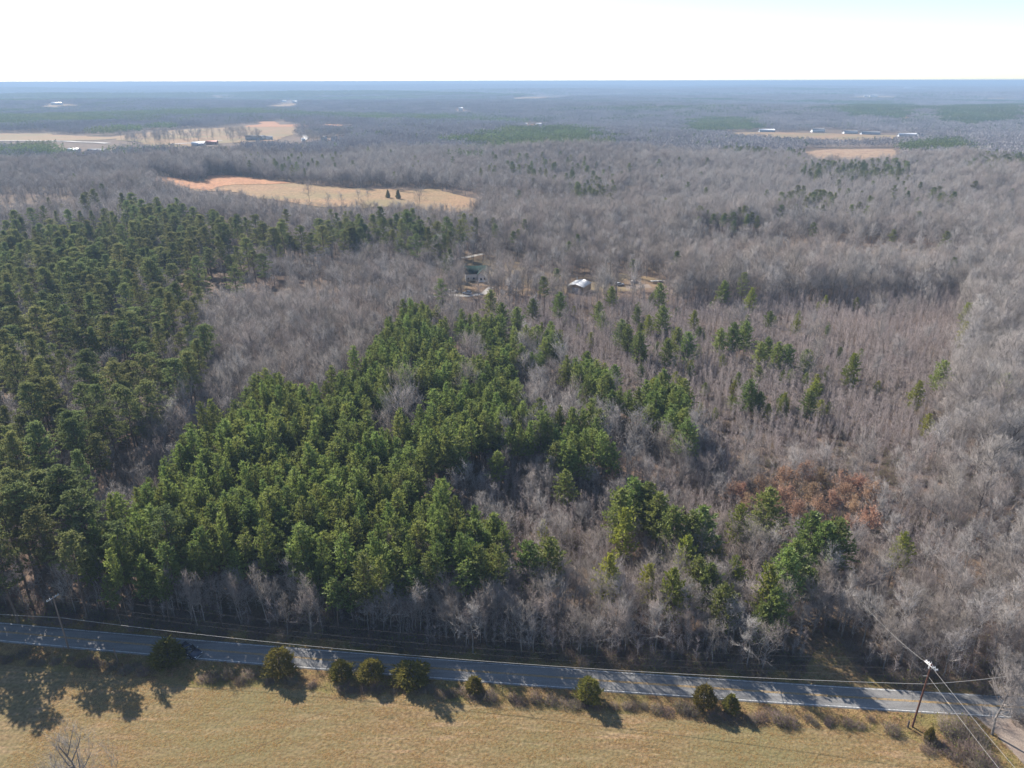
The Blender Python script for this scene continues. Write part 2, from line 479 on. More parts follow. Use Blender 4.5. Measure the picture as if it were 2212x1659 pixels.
def sheet(name, poly_px, m, off=0.004, wob=0.0, step=None, world=False):
    """A flat or draped patch of ground given by its outline."""
    P = [Vector(p).to_2d() if world else at(*p).to_2d() for p in poly_px]
    # subdivide the outline
    out = []
    rng = np.random.default_rng(len(poly_px))
    step = step or max(2.0, max((P[i] - P[i - 1]).length for i in range(len(P))) / 25)
    for i in range(len(P)):
        a, b = P[i], P[(i + 1) % len(P)]
        k = max(1, int((b - a).length / step))
        for q in range(k):
            p = a.lerp(b, q / k)
            if wob and q:
                p = p + Vector((rng.normal() * wob, rng.normal() * wob))
            out.append(p)
    import bmesh
    bm = bmesh.new()
    vs_ = [bm.verts.new((p.x, p.y, 0)) for p in out]
    try:
        f = bm.faces.new(vs_)
    except ValueError:
        return None
    bmesh.ops.triangulate(bm, faces=[f])
    far = max(p.length for p in P) > 470
    if far:
        for _ in range(4):
            long_ = [e for e in bm.edges if e.calc_length() > max(12.0, 0.03 * (e.verts[0].co.length))]
            if not long_:
                break
            bmesh.ops.subdivide_edges(bm, edges=long_, cuts=1)
            bmesh.ops.triangulate(bm, faces=bm.faces[:])
    for v in bm.verts:
        v.co.z = float(terrain(v.co.x, v.co.y)) + off
    bm.normal_update()
    for f in bm.faces:
        if f.normal.z < 0:
            f.normal_flip()
    me = bpy.data.meshes.new(name); bm.to_mesh(me); bm.free()
    me.materials.append(m)
    o = bpy.data.objects.new(name, me); COL.objects.link(o)
    tag(o, kind='structure')
    return o

# road edge lines read off the photograph
S = 2212 / 3072.0
far_edge = [(-20, 1867), (512, 1912), (1024, 1956), (1533, 1997), (2048, 2035), (2511, 2059), (2909, 2087), (3072, 2100)]
near_edge = [(0, 1923), (204, 1939), (463, 1960), (787, 1992), (991, 2008), (1158, 2024), (1385, 2041), (1672, 2064), (2048, 2090), (2441, 2114), (2853, 2142), (3072, 2157)]
fe = np.array([at(x * S, y * S)[:2] for x, y in far_edge]); ne = np.array([at(x * S, y * S)[:2] for x, y in near_edge])
cf = np.polyfit(fe[:, 0], fe[:, 1], 2); cn = np.polyfit(ne[:, 0], ne[:, 1], 2)
ROAD_C = lambda x: (np.polyval(cf, x) + np.polyval(cn, x)) / 2
rx = np.linspace(-190, 190, 120)
rc = np.stack([rx, ROAD_C(rx)], 1)
tg = np.gradient(rc, axis=0); tg /= np.linalg.norm(tg, axis=1, keepdims=True)
nr_ = np.stack([-tg[:, 1], tg[:, 0]], 1)       # points away from the camera
LANE = float(np.mean(np.polyval(cf, rx[30:90]) - np.polyval(cn, rx[30:90]))) / 2 * 0.985   # half the distance between the edge lines
def strip(name, a, b, z, m, gaps=None, crown=True):
    """A ribbon along the road between offsets a and b from the centre line."""
    V, F = [], []
    for i in range(len(rx)):
        for o_ in (a, b):
            p = rc[i] + nr_[i] * o_
            zz = z + (0.05 * (1 - (o_ / 3.2) ** 2) if crown else 0)
            V.append([p[0], p[1], zz])
    for i in range(len(rx) - 1):
        if gaps and gaps(rx[i]):
            continue
        k = 2 * i
        F += [[k, k + 2, k + 3], [k, k + 3, k + 1]]
    mb = MB(); mb.add(V, F)
    o = mb.build(name, m)
    return tag(o, kind='structure')

def road_slab():
    half = LANE + 0.3
    cols = np.linspace(-half, half, 7)
    V = []
    for i in range(len(rx)):
        for o_ in cols:
            p = rc[i] + nr_[i] * o_
            V.append([p[0], p[1], 0.06 + 0.05 * (1 - (o_ / 3.2) ** 2)])
        for o_ in (-half - 0.12, half + 0.12):
            p = rc[i] + nr_[i] * o_
            V.append([p[0], p[1], -0.05])
    F = []
    w = len(cols) + 2
    order = [len(cols)] + list(range(len(cols))) + [len(cols) + 1]
    for i in range(len(rx) - 1):
        for q in range(len(order) - 1):
            a = i * w + order[q]; b = i * w + order[q + 1]
            F += [[a, a + w, b + w], [a, b + w, b]]
    mb = MB(); mb.add(V, F)
    return tag(mb.build('road', M['asphalt'], smooth=True), kind='structure')
road_slab()
for nm, a, b, mm in (('edge_line', LANE - 0.07, LANE + 0.07, 'white_line'), ('edge_line', -LANE - 0.07, -LANE + 0.07, 'white_line'),
                     ('centre_line', 0.07, 0.19, 'yellow_line'), ('centre_line', -0.19, -0.07, 'yellow_line')):
    strip(nm, a, b, 0.0665, M[mm])

# near-side meadow, verge and side road
meadow_top = [(-700, 1925), (-300, 1960), (0, 1990), (350, 2030), (560, 2060), (840, 2062), (1024, 2085), (1300, 2098), (1487, 2119), (1718, 2133), (2048, 2160), (2187, 2180), (2511, 2190), (2719, 2212), (2789, 2249), (2858, 2304), (2900, 2345)]
mt = [at(x * S, y * S).to_2d() for x, y in meadow_top]
sheet('meadow', [(p.x, p.y) for p in mt] + [(58, 40), (58, -30), (-160, -30), (-160, 100)], M['meadow'], 0.012, wob=0.25, step=2.0, world=True)
vg = [(x, float(ROAD_C(x)) - LANE - 0.2) for x in np.linspace(-180, 185, 40)]
vf = [(x, float(ROAD_C(x)) + LANE + 0.2) for x in np.linspace(-180, 185, 40)]
sheet('verge', vg + [(185, 20), (-180, 20)], M['verge'], 0.004, step=6, world=True)
sheet('verge', [(x, y + 3.4) for x, y in vf][::-1] + vf, M['verge'], 0.006, step=6, wob=0.3, world=True)
M['track'] = ground_mat('trodden_grass', [(0.3, (0.12, 0.085, 0.045)), (0.6, (0.17, 0.12, 0.06))], 0.8, bump=0.8, fine=4.0)
def track(pts, w):
    P = [at(x * S, y * S) for x, y in pts]
    mb = MB(); V, F = [], []
    q = []
    rg = np.random.default_rng(len(pts))
    for i in range(len(P) - 1):
        q += [P[i].lerp(P[i + 1], t) for t in np.linspace(0, 1, 12)[:-1]]
    for i, p in enumerate(q):
        d_ = (q[min(i + 1, len(q) - 1)] - q[max(i - 1, 0)]).to_2d().normalized(); n_ = Vector((-d_.y, d_.x))
        ww = w * rg.uniform(0.35, 1.0); o_ = rg.normal(0, 0.06)
        V += [[p.x + n_.x * (o_ - ww / 2), p.y + n_.y * (o_ - ww / 2), 0.018], [p.x + n_.x * (o_ + ww / 2), p.y + n_.y * (o_ + ww / 2), 0.018]]
    for i in range(len(q) - 1):
        F += [[2 * i, 2 * i + 2, 2 * i + 3], [2 * i, 2 * i + 3, 2 * i + 1]]
    mb.add(V, F)
    tag(mb.build('animal_path', M['track']), kind='structure')
track([(540, 2300), (660, 2272), (770, 2242), (850, 2205), (905, 2160), (960, 2140), (1010, 2125)], 0.32)
track([(775, 2150), (805, 2165), (850, 2172), (905, 2160)], 0.3)
track([(408, 2118), (425, 2111), (445, 2109)], 0.45)
# grassy gap beside the road
sheet('grass_clearing', [(x * S, y * S) for x, y in [(2390, 2050), (2415, 2000), (2450, 1950), (2500, 1935), (2540, 1975), (2590, 2040), (2610, 2068)]], M['meadow'], 0.014, wob=0.3, step=1.5)
side = [(2925, 2152), (2985, 2205), (3045, 2270), (3115, 2360), (3180, 2450), (3420, 2450), (3330, 2300), (3260, 2230), (3260, 2172)]
sheet('side_road', [(x * S, y * S) for x, y in side], M['gravel'], 0.02, wob=0.15, step=1.5)

# far fields (outline in photograph pixels, as ground seen from the camera)
FIELDS = [
    ('pasture', [(300, 386), (345, 381), (375, 384), (395, 388), (412, 392), (440, 393), (448, 380), (500, 379), (560, 387), (640, 396), (700, 402), (790, 408), (870, 412), (905, 412),
                 (925, 408), (955, 414), (1000, 425), (1034, 432), (1024, 460), (975, 459), (920, 456), (837, 447), (760, 449), (690, 447), (633, 438), (550, 427), (500, 411), (430, 413), (385, 406)], 'field_tan'),
    ('broomsedge_field', [(308, 384), (345, 381), (375, 384), (395, 388), (412, 392), (440, 393), (448, 380), (500, 379), (560, 387), (640, 396), (560, 398), (480, 402), (440, 412), (400, 405), (345, 392)], 'field_orange'),
    ('pasture', [(-80, 288), (100, 287), (210, 294), (280, 297), (200, 302), (60, 303), (-80, 303)], 'field_tan'),
    ('pasture', [(248, 294), (330, 284), (420, 278), (520, 273), (600, 271), (640, 272), (640, 284), (615, 296), (590, 304), (540, 306), (500, 308), (440, 312), (390, 318), (330, 316), (300, 306), (250, 302)], 'field_tan'),
    ('red_field', [(532, 271), (560, 269), (564, 262), (598, 262), (602, 269), (660, 268), (742, 269), (742, 272), (600, 274), (532, 274)], 'field_orange'),
    ('pasture', [(1570, 288), (1640, 287), (1800, 290), (1940, 294), (1945, 302), (1860, 305), (1700, 300), (1590, 294)], 'field_tan'),
    ('cutover_field', [(1735, 330), (1790, 324), (1930, 324), (1945, 336), (1930, 346), (1850, 350), (1760, 346)], 'field_brown'),
    ('pasture', [(1340, 404), (1360, 402), (1410, 402), (1420, 406), (1380, 409), (1345, 410)], 'field_tan'),
    ('pasture', [(1520, 396), (1580, 397), (1575, 401), (1525, 400)], 'field_tan'),
    ('pasture', [(1830, 212), (1880, 209), (1940, 211), (1930, 214), (1850, 214)], 'field_tan'),
    ('pasture', [(1106, 213), (1130, 210), (1240, 207), (1245, 209), (1180, 213), (1120, 216)], 'field_tan'),
    ('pasture', [(85, 227), (120, 223), (160, 224), (160, 229), (110, 230)], 'field_tan'),
    ('pasture', [(570, 229), (600, 226), (640, 222), (640, 227), (610, 232)], 'field_tan'),
    *[('clearing', [(cx - w / 2, cy), (cx - w / 4, cy - hh), (cx + w / 4, cy - hh * 0.8), (cx + w / 2, cy - hh * 0.2), (cx + w / 5, cy + hh * 0.8), (cx - w / 4, cy + hh * 0.7)], mm) for cx, cy, w, hh, mm in [
        (486, 209, 22, 1.6, 'field_tan'), (20, 231, 30, 1.4, 'field_tan'), (80, 249, 26, 1.6, 'field_brown'), (457, 244, 16, 1.4, 'field_tan'), (1935, 194, 44, 1.0, 'field_tan'), (1990, 195, 26, 1.0, 'field_tan'),
        (1955, 256, 18, 2.2, 'field_orange'), (2088, 278, 22, 2.4, 'field_tan'), (1680, 184, 34, 0.8, 'field_tan'), (1154, 271, 50, 2.2, 'field_orange'), (997, 241, 16, 2.2, 'field_tan'), (852, 213, 14, 1.2, 'field_tan'),
        (1405, 232, 30, 1.2, 'field_brown'), (760, 232, 26, 1.2, 'field_brown'), (300, 205, 30, 1.0, 'field_tan'), (1560, 212, 26, 1.0, 'field_brown'), (2150, 215, 40, 1.2, 'field_tan'), (900, 196, 40, 0.8, 'field_tan')]],
    ('yard', [(940, 580), (970, 562), (1030, 550), (1100, 555), (1150, 580), (1220, 600), (1290, 598), (1340, 590), (1430, 602), (1440, 618), (1330, 632), (1200, 632), (1080, 626), (960, 640), (920, 632)], 'yard'),
]
for nm, poly, mm in FIELDS:
    big = at(poly[0][0], poly[0][1]).length
    sheet(nm, poly, M[mm], 0.02 if big < 460 else (0.5 if mm != 'field_orange' else 0.8), step=max(3.0, big * 0.010), wob=0 if big < 460 else big * 0.0028)
def lane(pts, w, z=0.9):
    P = [at(*p) for p in pts]
    mb = MB(); V, F = [], []
    for i, p in enumerate(P):
        q = (P[min(i + 1, len(P) - 1)] - P[max(i - 1, 0)]).to_2d().normalized()
        s = Vector((-q.y, q.x))
        for k in (-1, 1):
            V.append([p.x + s.x * w / 2 * k, p.y + s.y * w / 2 * k, float(terrain(p.x, p.y)) + z])
    for i in range(len(P) - 1):
        F += [[2 * i, 2 * i + 2, 2 * i + 3], [2 * i, 2 * i + 3, 2 * i + 1]]
    mb.add(V, F)
    return tag(mb.build('farm_lane', M['lane'], smooth=True), kind='structure')
lane([(-20, 303), (60, 303), (144, 304), (170, 306), (210, 307), (232, 309)], 14)
lane([(370, 311), (420, 308), (452, 304), (480, 303)], 12)
lane([(655, 291), (662, 297), (655, 303)], 10)

# ------------------------------------------------------------------ trees: one of each kind, parts at the base's origin
def unit(v):
    return v / (np.linalg.norm(v, axis=-1, keepdims=True) + 1e-9)

def pine_parts(seed, h=12.0, base=0.3, rad=2.1, kites=5, gap=0.5):
    rng = np.random.default_rng(seed)
    tr, cr = MB(), MB()
    n = 8
    zz = np.linspace(0, h * 0.97, n)
    wx = np.cumsum(rng.normal(0, 0.05, n)); wy = np.cumsum(rng.normal(0, 0.05, n)); wx -= wx[0]; wy -= wy[0]
    pts = np.stack([wx, wy, zz], 1)
    tr.path(pts, np.linspace(0.15, 0.025, n), 6)
    z = h * base
    while z < h * 0.98:
        t = (z - h * base) / (h * (1 - base))
        prof = min(1.0, (t + 0.28) / 0.5) * (1 - t ** 2.4) ** 0.85
        r = rad * prof + 0.3
        nb = 6 if t < 0.8 else 4
        lop = rng.uniform(0, 6.28)
        a0 = rng.uniform(0, 6.28)
        c = np.array([np.interp(z, zz, wx), np.interp(z, zz, wy), z])
        for b in range(nb):
            a = a0 + b * 6.283 / nb + rng.normal(0, 0.25)
            L = r * rng.uniform(0.6, 1.12) * (1 + 0.22 * math.cos(a - lop))
            el = R(12 + 48 * t + rng.normal(0, 8))
            d = np.array([math.cos(a) * math.cos(el), math.sin(a) * math.cos(el), math.sin(el)])
            e = c + d * L
            tr.tubes([c], [e], 0.035, 0.0, 3, tip=True)
            k = max(2, int(L / 0.40))
            s = np.linspace(0.34, 1.0, k)
            cc = c + d * (L * s)[:, None] + rng.normal(0, 0.10, (k, 3))
            cc = np.repeat(cc, kites, 0)
            dd = unit(d * 0.55 + np.array([0, 0, 0.55]) + rng.normal(0, 0.5, (len(cc), 3)))
            cr.kites(cc - dd * 0.12, dd, rng.uniform(0.45, 0.85, len(cc)), rng.uniform(0.16, 0.26, len(cc)), rng)
        z += gap * rng.uniform(0.85, 1.15)
    m = 14
    top = pts[-1]
    cr.kites(np.repeat([top], m, 0) + rng.normal(0, 0.1, (m, 3)), unit(np.array([0, 0, 1.0]) + rng.normal(0, 0.35, (m, 3))), 0.8, 0.2, rng)
    return tr, cr

def tall_pine_parts(seed, h=20.0, base=0.55, rad=3.0):
    rng = np.random.default_rng(seed)
    tr, cr = MB(), MB()
    n = 9
    zz = np.linspace(0, h * 0.96, n)
    wx = np.cumsum(rng.normal(0, 0.12, n)); wy = np.cumsum(rng.normal(0, 0.12, n)); wx -= wx[0]; wy -= wy[0]
    tr.path(np.stack([wx, wy, zz], 1), np.linspace(0.24, 0.06, n), 6)
    # a few dead stubs below the crown
    for _ in range(7):
        z = rng.uniform(0.25, base) * h; a = rng.uniform(0, 6.28)
        c = np.array([np.interp(z, zz, wx), np.interp(z, zz, wy), z])
        tr.tubes([c], [c + np.array([math.cos(a), math.sin(a), 0.1]) * rng.uniform(0.6, 1.6)], 0.04, 0, 3, tip=True)
    nl = 40
    for i in range(nl):
        t = (i + rng.uniform(0, 1)) / nl
        z = h * (base + (0.99 - base) * t)
        prof = min(1.0, (t + 0.35) / 0.6) * (1 - t ** 2.6 * 0.75)
        L = rad * prof * rng.uniform(0.55, 1.1)
        a = i * 2.4 + rng.normal(0, 0.4)
        el = R(5 + 45 * t + rng.normal(0, 9))
        d = np.array([math.cos(a) * math.cos(el), math.sin(a) * math.cos(el), math.sin(el)])
        c = np.array([np.interp(z, zz, wx), np.interp(z, zz, wy), z * 0.97])
        e = c + d * L
        tr.tubes([c], [e], 0.07, 0.0, 4, tip=True)
        for q in (1.0, 0.62):
            m = 15 if q == 1.0 else 9
            pc = c + d * L * q
            off = unit(rng.normal(size=(m, 3))) * np.array([1.0, 1.0, 0.55]) * rng.uniform(0.25, 0.95, (m, 1))
            off[:, 2] = np.abs(off[:, 2]) * 0.9
            cc = np.repeat(pc + off, 6, 0)
            dd = unit(np.repeat(off, 6, 0) * 0.9 + np.array([0, 0, 0.5]) + rng.normal(0, 0.5, (len(cc), 3)))
            cr.kites(cc - dd * 0.15, dd, rng.uniform(0.35, 0.62, len(cc)), rng.uniform(0.14, 0.22, len(cc)), rng)
    return tr, cr

def bare_parts(seed, h=14.0, spread=1.0, fork=0.38, limbs=11, twigs=6, fine=3, r0=0.19, up=0.36, thick=1.0):
    """Leafless hardwood: trunk mesh (trunk and main limbs) and crown mesh (branchlets and twigs)."""
    rng = np.random.default_rng(seed)
    tr, cr = MB(), MB()
    n = 8
    zz = np.linspace(0, h * 0.86, n)
    wx = np.cumsum(rng.normal(0, 0.14, n)); wy = np.cumsum(rng.normal(0, 0.14, n)); wx -= wx[0]; wy -= wy[0]
    pts = np.stack([wx, wy, zz], 1)
    tr.path(pts, np.linspace(r0, r0 * 0.2, n), 6)
    P0, D0, L0 = [], [], []
    for i in range(limbs):
        t = fork + (0.97 - fork) * (i + rng.uniform(0, 1)) / limbs
        z = h * 0.86 * t
        c = np.array([np.interp(z, zz, wx), np.interp(z, zz, wy), z])
        a = i * 2.4 + rng.normal(0, 0.5)
        tt = (t - fork) / (1 - fork)
        el = R(20 + 38 * tt + rng.normal(0, 12))
        L = h * (0.30 - 0.14 * tt) * rng.uniform(0.8, 1.2) * spread
        d = np.array([math.cos(a) * math.cos(el), math.sin(a) * math.cos(el), math.sin(el)])
        # limb bends upward
        k = 4
        p = [c]; dd = d.copy()
        for q in range(k):
            dd = unit(dd + np.array([0, 0, 0.16]) + rng.normal(0, 0.14, 3))
            p.append(p[-1] + dd * L / k)
        p = np.array(p)
        rr = np.linspace(r0 * 0.42, 0.03, k + 1)
        tr.path(p, rr, 4)
        for s in np.linspace(0.25, 1.0, twigs):
            x = np.array([np.interp(s * k, np.arange(k + 1), p[:, j]) for j in range(3)])
            P0.append(x); D0.append(dd); L0.append(L * rng.uniform(0.30, 0.55))
    P0 = np.array(P0); D0 = np.array(D0); L0 = np.array(L0)
    D1 = unit(D0 * 0.5 + np.array([0, 0, up * 0.7]) + rng.normal(0, 0.55, P0.shape))
    E1 = P0 + D1 * L0[:, None]
    cr.tubes(P0, E1, 0.030 * thick, 0.014 * thick, 3)
    # twigs along each branchlet
    def sprout(P, D, L, k, lf, r, jit):
        s = rng.uniform(0.25, 1.0, (len(P), k, 1))
        q = P[:, None] + D[:, None] * L[:, None, None] * s
        d = unit(D[:, None] * 0.7 + np.array([0, 0, up * 0.8]) + rng.normal(0, jit, (len(P), k, 3)))
        l = (L[:, None] * lf * rng.uniform(0.7, 1.4, (len(P), k)))
        q = q.reshape(-1, 3); d = d.reshape(-1, 3); l = np.maximum(l.reshape(-1), 0.45)
        cr.tubes(q, q + d * l[:, None], r, 0, 3, tip=True)
        return q, d, l
    q, d, l = sprout(P0, D1, L0, 5, 0.75, 0.022 * thick, 0.5)
    sprout(q, d, l, fine, 0.75, 0.016 * thick, 0.5)
    return tr, cr

def sapling_parts(seed, h=7.5, n=1, spread=0.0, tw=30):
    """Slim upright sapling, or several of them."""
    rng = np.random.default_rng(seed)
    tr, cr = MB(), MB()
    for i in range(n):
        b = np.array([rng.normal(0, spread), rng.normal(0, spread), 0.0]) if n > 1 else np.zeros(3)
        hh = h * rng.uniform(0.72, 1.12)
        lean = rng.normal(0, 0.05, 2)
        k = 5
        zz = np.linspace(0, hh, k)
        pts = np.stack([b[0] + lean[0] * zz + rng.normal(0, 0.05, k), b[1] + lean[1] * zz + rng.normal(0, 0.05, k), zz], 1)
        pts[0] = b
        tr.path(pts, np.linspace(0.055, 0.014, k), 4)
        s = rng.uniform(0.22, 0.98, tw)
        c = np.stack([np.interp(s * hh, zz, pts[:, j]) for j in range(3)], 1)
        a = rng.uniform(0, 6.28, tw)
        el = np.radians(rng.normal(48, 12, tw))
        d = np.stack([np.cos(a) * np.cos(el), np.sin(a) * np.cos(el), np.sin(el)], 1)
        L = (0.35 + 1.25 * (1 - s) ** 0.7 * np.minimum(1, s * 2.6)) * rng.uniform(0.7, 1.2, tw) * hh / 7.0
        cr.tubes(c, c + d * L[:, None], 0.018, 0, 3, tip=True)
        k2 = 3
        ss = rng.uniform(0.25, 0.95, (tw, k2, 1))
        q = (c[:, None] + d[:, None] * L[:, None, None] * ss).reshape(-1, 3)
        d2 = unit(np.repeat(d, k2, 0) * 0.8 + np.array([0, 0, 0.5]) + rng.normal(0, 0.45, (tw * k2, 3)))
        l2 = np.repeat(L, k2) * rng.uniform(0.35, 0.7, tw * k2) + 0.15
        cr.tubes(q, q + d2 * l2[:, None], 0.013, 0, 3, tip=True)
    return tr, cr

def cedar_parts(seed, h=6.5, rad=2.2, power=0.6, n=2600):
    rng = np.random.default_rng(seed)
    tr, cr = MB(), MB()
    tr.path([[0, 0, 0], [0, 0, h * 0.5], [0, 0, h * 0.9]], [0.14, 0.09, 0.02], 6)
    t = rng.beta(1.15, 1.35, n)
    prof = np.minimum(1, (t + 0.14) / 0.34) * (1 - t) ** power
    a = rng.uniform(0, 6.283, n)
    lobes = 1 + 0.16 * np.sin(a * 3 + seed + t * 5) + 0.15 * np.sin(a * 5 + t * 11 + seed) + 0.12 * np.sin(a * 2 - t * 17)
    r = rad * prof * lobes * (0.55 + 0.45 * np.sqrt(rng.uniform(0, 1, n)))
    c = np.stack([np.cos(a) * r, np.sin(a) * r, 0.15 + t * h * 0.94], 1)
    d = unit(np.stack([np.cos(a) * 0.6, np.sin(a) * 0.6, np.full(n, 0.75)], 1) + rng.normal(0, 0.35, (n, 3)))
    cr.kites(c, d, rng.uniform(0.25, 0.6, n) * np.where(rng.uniform(size=n) < 0.1, 1.9, 1.0), rng.uniform(0.12, 0.24, n), rng)
    for i in range(26):       # boughs under the sprays
        z = h * rng.uniform(0.05, 0.8); aa = rng.uniform(0, 6.28); L = rad * 0.75 * (1 - z / h) ** power
        tr.tubes([[0, 0, z]], [[math.cos(aa) * L, math.sin(aa) * L, z + 0.3]], 0.04, 0, 3, tip=True)
    return tr, cr

def scrub_parts(seed, h=1.6, rad=1.5, n=260, leaf=60):
    rng = np.random.default_rng(seed)
    st_, lf = MB(), MB()
    a = rng.uniform(0, 6.283, n); rr = rad * np.sqrt(rng.uniform(0, 1, n)) * 0.8
    b = np.stack([np.cos(a) * rr, np.sin(a) * rr, np.zeros(n)], 1)
    hh = h * (1 - (rr / rad) ** 2 * 0.6) * rng.uniform(0.5, 1.15, n)
    d = unit(np.stack([np.cos(a) * 0.5 * rr / rad, np.sin(a) * 0.5 * rr / rad, np.ones(n)], 1) + rng.normal(0, 0.32, (n, 3)))
    st_.tubes(b, b + d * hh[:, None], 0.022, 0, 3, tip=True)
    k = 2
    q = (b[:, None] + d[:, None] * hh[:, None, None] * rng.uniform(0.35, 0.95, (n, k, 1))).reshape(-1, 3)
    d2 = unit(np.repeat(d, k, 0) + rng.normal(0, 0.7, (n * k, 3)))
    st_.tubes(q, q + d2 * (np.repeat(hh, k) * 0.45)[:, None], 0.014, 0, 3, tip=True)
    i = rng.integers(0, len(q), leaf)
    lf.kites(q[i], unit(rng.normal(size=(leaf, 3)) + np.array([0, 0, 0.4])), 0.24, 0.13, rng)
    return st_, lf

class Kind:
    """A prototype thing (Empty > trunk, crown) that is placed once and copied for the rest."""
    def __init__(self, name, parts, mats, ref_h, part_names=('trunk', 'crown')):
        self.name, self.ref_h = name, ref_h
        self.meshes = [(pn, p.mesh(pn, m), ) for pn, p, m in zip(part_names, parts, mats)]
        self.first = None
    def place(self, loc, rz, s, sz=None, tilt=(0, 0)):
        if self.first is None:
            o = bpy.data.objects.new(self.name, None)
            o.empty_display_size = 0.5
            COL.objects.link(o)
            for pn, me in self.meshes:
                c = bpy.data.objects.new(pn, me); COL.objects.link(c); c.parent = o
            self.first = o
        else:
            o = copy_tree(self.first)
        o.location = loc
        o.rotation_euler = (tilt[0], tilt[1], rz)
        o.scale = (s, s, sz if sz else s)
        return o

TR = ('trunk', 'crown')
PINES = [Kind('pine_tree', pine_parts(10 + i, 17.0, b, r, 5, g), (M['pine_bark'], M['pine']), 17.0) for i, (b, r, g) in
         enumerate([(0.46, 2.1, 0.52), (0.40, 2.5, 0.55), (0.54, 1.9, 0.45), (0.48, 2.3, 0.52), (0.43, 2.0, 0.5)])]
YPINES = [Kind('pine_tree', pine_parts(30 + i, 13.0, b, r, 5, 0.5), (M['pine_bark'], M['pine_yellow']), 13.0) for i, (b, r) in enumerate([(0.2, 2.1), (0.26, 2.4)])]
OPINES = [Kind('pine_tree', pine_parts(40 + i, 14.0, b, r, 6, 0.46), (M['pine_bark'], M['pine']), 14.0) for i, (b, r) in enumerate([(0.24, 2.7), (0.3, 2.4), (0.2, 2.9)])]
TPINES = [Kind('tall_pine_tree', tall_pine_parts(50 + i, 20.0, b, r), (M['pine_bark'], M['tall_pine']), 20.0) for i, (b, r) in
          enumerate([(0.52, 3.4), (0.45, 3.9), (0.60, 3.1), (0.36, 3.5), (0.5, 2.6)])]
BARES = [Kind('bare_tree', bare_parts(70 + i, 14.0, sp, fk, lm, 6, 3), (M['bark'], M[('twig', 'brown_twig', 'twig', 'pale_twig', 'brown_twig')[i]]), 14.0) for i, (sp, fk, lm) in
         enumerate([(1.3, 0.36, 11), (1.5, 0.32, 12), (1.1, 0.45, 10), (1.4, 0.28, 13), (0.8, 0.4, 11)])]
SAPS = [Kind('sapling', sapling_parts(90 + i, 7.5, 1, 0, 46), (M['bark'], M['sapling_twig']), 7.5) for i in range(4)]
print('prototypes', round(time.time() - T0, 1))

# ------------------------------------------------------------------ where the trees stand
rngL = np.random.default_rng(4)
PLANT = [(195, 1250), (215, 1170), (260, 1090), (350, 1000), (400, 930), (480, 880), (600, 840), (700, 815), (790, 770), (830, 705), (900, 655), (990, 675), (1080, 735), (1190, 740), (1240, 790),
         (1330, 850), (1390, 855), (1480, 885), (1500, 930), (1420, 985), (1300, 1015), (1225, 990), (1170, 940), (1090, 950), (1020, 1000), (900, 1040), (960, 1070), (1010, 1090), (1080, 1160),
         (1060, 1235), (960, 1225), (850, 1235), (760, 1250), (690, 1250), (560, 1200), (460, 1195), (380, 1230), (330, 1290), (225, 1300)]
TALLP = [(-300, 610), (60, 610), (300, 595), (450, 645), (455, 720), (410, 840), (330, 880), (300, 950), (205, 1010), (180, 1150), (165, 1260), (120, 1345), (-300, 1420)]
DARKB = [(480, 870), (350, 880), (340, 960), (230, 1000), (190, 1150), (260, 1090), (350, 1000), (400, 930)]
BACKP = [(-300, 425), (200, 430), (330, 445), (480, 470), (620, 500), (760, 480), (900, 475), (1010, 490), (1000, 530), (890, 560), (700, 585), (480, 600), (200, 605), (-300, 605)]
WOOD_L = [(440, 610), (700, 590), (900, 590), (980, 600), (900, 655), (830, 700), (790, 770), (700, 815), (600, 840), (480, 880), (430, 860), (480, 720), (470, 650)]
THICK = [(985, 655), (1100, 640), (1300, 635), (1600, 625), (2090, 615), (2075, 760), (2010, 900), (1950, 1000), (1900, 1010), (1560, 1010), (1420, 985), (1500, 930), (1480, 885), (1390, 855),
         (1330, 850), (1240, 790), (1190, 740), (1080, 735), (990, 675)]
RUSSET = [(1560, 1040), (1640, 1022), (1740, 1008), (1850, 1020), (1900, 1070), (1885, 1110), (1750, 1125), (1650, 1105), (1580, 1090)]
CLEAR = [(1716, 1482), (1735, 1430), (1760, 1385), (1800, 1375), (1850, 1420), (1890, 1490)]
DARKGAP = [(1880, 1030), (1930, 1045), (1950, 1075), (1925, 1110), (1900, 1090)]
YARD = FIELDS[-1][1]
FIELD_POLYS = [p for _, p, m in FIELDS if m != 'yard'] 
KEEP = [(1000, 566, 1056, 618), (1228, 596, 1282, 630), (1334, 602, 1358, 618), (1372, 600, 1440, 616)]          # keep these buildings in view

def road_gap(x, y):
    return y - ROAD_C(np.clip(x, -190, 190))

def scatter(spacing, dmin, dmax, jit=0.42, fov=0.86, seed=0):
    rng = np.random.default_rng(seed)
    xs = np.arange(-dmax * fov - 20, dmax * fov + 20, spacing); ys = np.arange(dmin * 0.6, dmax, spacing)
    X, Y = np.meshgrid(xs, ys)
    X = X + (np.arange(len(ys)) % 2)[:, None] * spacing / 2
    X = (X + rng.uniform(-jit, jit, X.shape) * spacing).ravel(); Y = (Y + rng.uniform(-jit, jit, Y.shape) * spacing).ravel()
    d = np.hypot(X, Y)
    k = (d > dmin) & (d < dmax) & (np.abs(X) < Y * 0.80 + 22)
    return X[k], Y[k]

